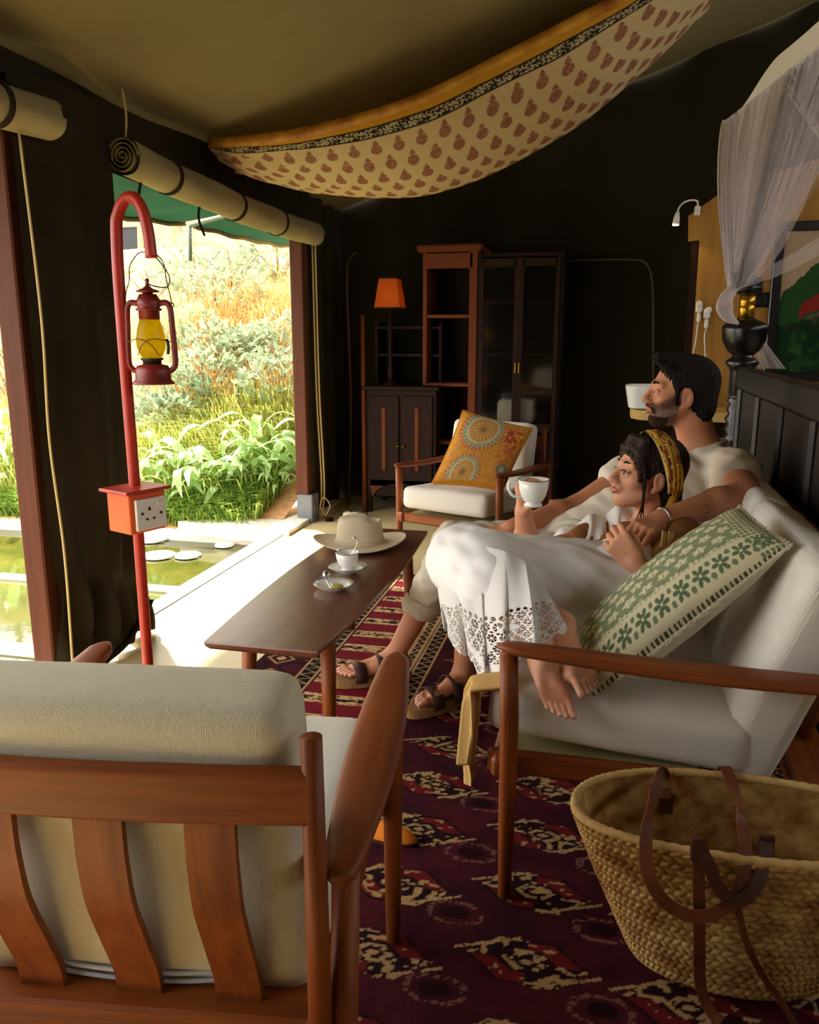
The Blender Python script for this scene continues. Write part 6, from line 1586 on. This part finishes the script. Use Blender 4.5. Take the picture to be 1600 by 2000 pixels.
# white gathered cloth between the two (blouse sleeve)
def bl(u, v):
    A = np.array([at(x, y, D=d) for x, y, d in ((1010, 1062, 2.60), (1080, 1048, 2.56), (1130, 1018, 2.54), (1180, 1000, 2.54), (1225, 985, 2.54), (1262, 985, 2.54))]); B = np.array([at(x, y, D=d) for x, y, d in ((1015, 1090, 2.50), (1080, 1085, 2.46), (1140, 1072, 2.44), (1190, 1062, 2.44), (1235, 1048, 2.42), (1262, 1045, 2.42))])
    f_ = u * 5; i = np.clip(np.floor(f_).astype(int), 0, 4); w = (f_ - i)[..., None]
    a, b = A[i] * (1 - w) + A[i + 1] * w, B[i] * (1 - w) + B[i + 1] * w
    P = a * (1 - v[..., None]) + b * v[..., None] - FWD * (.045 * np.sin(np.pi * v) + .014 * np.sin(u * 34 + v * 6 + 3 * np.sin(u * 11)) * np.sin(np.pi * v) ** .5)[..., None] + UP * (.010 * np.sin(u * 27 + 1))[..., None]
    return P[..., 0], P[..., 1], P[..., 2]
MB().grid(bl, 120, 30).build('gathered_sleeve', 'white_cotton', wom, world=True)
# wide white trousers
wt_ = [cone(wPel, wHipL, .105, .10, k=.05), cone(wHipL, wKnL, .105, .085, k=.04), cone(wHipR, wKnR, .11, .085, k=.05), cone(wKnL, wKnL * .72 + wAnL * .28, .088, .095, k=.04), cone(wKnR, wKnR * .72 + wAnR * .28, .085, .095, k=.04), cone(wKnL, wKnR, .085, .085, k=.04), cone(wPel, wPel * .6 + wKnL * .4, .10, .095, k=.04)]
def wrip(f):
    f.ripple(lambda P: .0016 * np.sin(P[:, 1] * 60 + P[:, 2] * 70 + 4 * np.sin(P[:, 0] * 18)) + .001 * np.sin(P[:, 0] * 70 + P[:, 2] * 120))
v, f = solid(wt_, .006, inflate=.002, post=wrip); wtr = MB().add(v, f).build('wide_trousers', 'white_cotton', wom, world=True)
# the leg panel that hangs from the knee, openwork lace toward the hem
TOPL = [(856, 1150, 2.14), (862, 1100, 2.10), (890, 1070, 2.05), (935, 1064, 1.98), (985, 1076, 1.92), (1025, 1098, 1.89), (1050, 1125, 1.88)]
HEML = [(866, 1215, 2.04), (884, 1255, 1.97), (915, 1275, 1.90), (945, 1330, 1.80), (985, 1290, 1.72), (1040, 1256, 1.665), (1112, 1232, 1.69)]
def lacef(u, v):
    A = np.array([at(*p[:2], D=p[2]) for p in TOPL]); B = np.array([at(*p[:2], D=p[2]) for p in HEML])
    f_ = u * 6; i = np.clip(np.floor(f_).astype(int), 0, 5); w = (f_ - i)[..., None]; w = w * w * (3 - 2 * w)
    a, b = A[i] * (1 - w) + A[i + 1] * w, B[i] * (1 - w) + B[i + 1] * w
    P = a * (1 - v[..., None]) + b * v[..., None]
    fold = (.016 * np.sin(u * 30 + 2.2 * np.sin(v * 3)) + .010 * np.sin(u * 53 + 1)) * (.25 + v) 
    P = P - FWD * (.075 * np.sin(np.pi * np.clip(v, 0, 1) * .9) * np.sin(np.pi * np.clip(u * .9 + .05, 0, 1)) + fold)[..., None]
    P = P + UP * (-.010 * np.abs(np.sin(u * 40)) * sstep(.9, 1, v))[..., None]
    return P[..., 0], P[..., 1], P[..., 2]
def lace_panel():
    nu, nv = 420, 260; u = np.linspace(0, 1, nu); v = np.linspace(0, 1, nv); U, V_ = np.meshgrid(u, v, indexing='ij')
    P = np.stack(lacef(U, V_), -1).reshape(-1, 3)
    uc, vc = (U[:-1, :-1] + .5 / nu), (V_[:-1, :-1] + .5 / nv)
    su, sv = uc * .46, vc * .30                                     # metres of cloth
    cell = .026; r = np.floor(sv / cell); fu = (su / cell + .5 * (r % 2)) % 1 - .5; fv = (sv / cell) % 1 - .5
    d = np.hypot(fu, fv); a = np.arctan2(fv, fu)
    petal = (d > .12) & (d < .40) & (np.abs(np.sin(a * 3.5)) > .38)
    tiny = (np.hypot(np.abs(fu) - .5, np.abs(fv) - .5) < .16)
    hole = (petal | tiny) & (vc > .52) & (vc < .965) & (vnoise(su * 40, sv * 40) > .25)
    eye = (np.hypot(((su / .016) % 1) - .5, (vc - .50) / .05) < .32); hole |= eye & (np.abs(vc - .50) < .03)
    scal = vc > (.985 - .022 * np.abs(np.sin(su * 3.1416 / .022))); hole |= scal
    k = (np.arange(nu - 1)[:, None] * nv + np.arange(nv - 1)[None])[~hole]
    return MB().add(P, np.stack([k, k + nv, k + nv + 1, k + 1], 1))
lc = lace_panel()
lo_ = lc.build('lace_hem', 'lace', wtr, world=True)
sd_ = lo_.modifiers.new('thickness', 'SOLIDIFY'); sd_.thickness = .0016
# ring
rg_ = whLT((.10, -.010, -.012)); MB().tube([rg_ + .011 * (UP * math.cos(t) + FWD * math.sin(t)) for t in np.linspace(0, 6.283, 18, endpoint=False)], .002, 6, closed=True).build('ring', 'gold', wom, world=True)
# the teacup in her hand
hc = empty('teacup', tuple(cupP - np.array((0, 0, .042))), 0, 'white teacup with a dark rim line held up in the seated person hand', 'cup')
MB().lathe(cup_prof(.032, .044, .078), 40).build('bowl', 'porcelain', hc)
MB().tube([(.0443 * math.cos(a), .0443 * math.sin(a), .078) for a in np.linspace(0, 6.283, 48, endpoint=False)], .0012, 6, closed=True).build('gilt_rim', 'gilt', hc)
mb = MB(); handle(mb, .044, .078, .026, a=math.pi + .23); mb.build('handle', 'porcelain', hc)
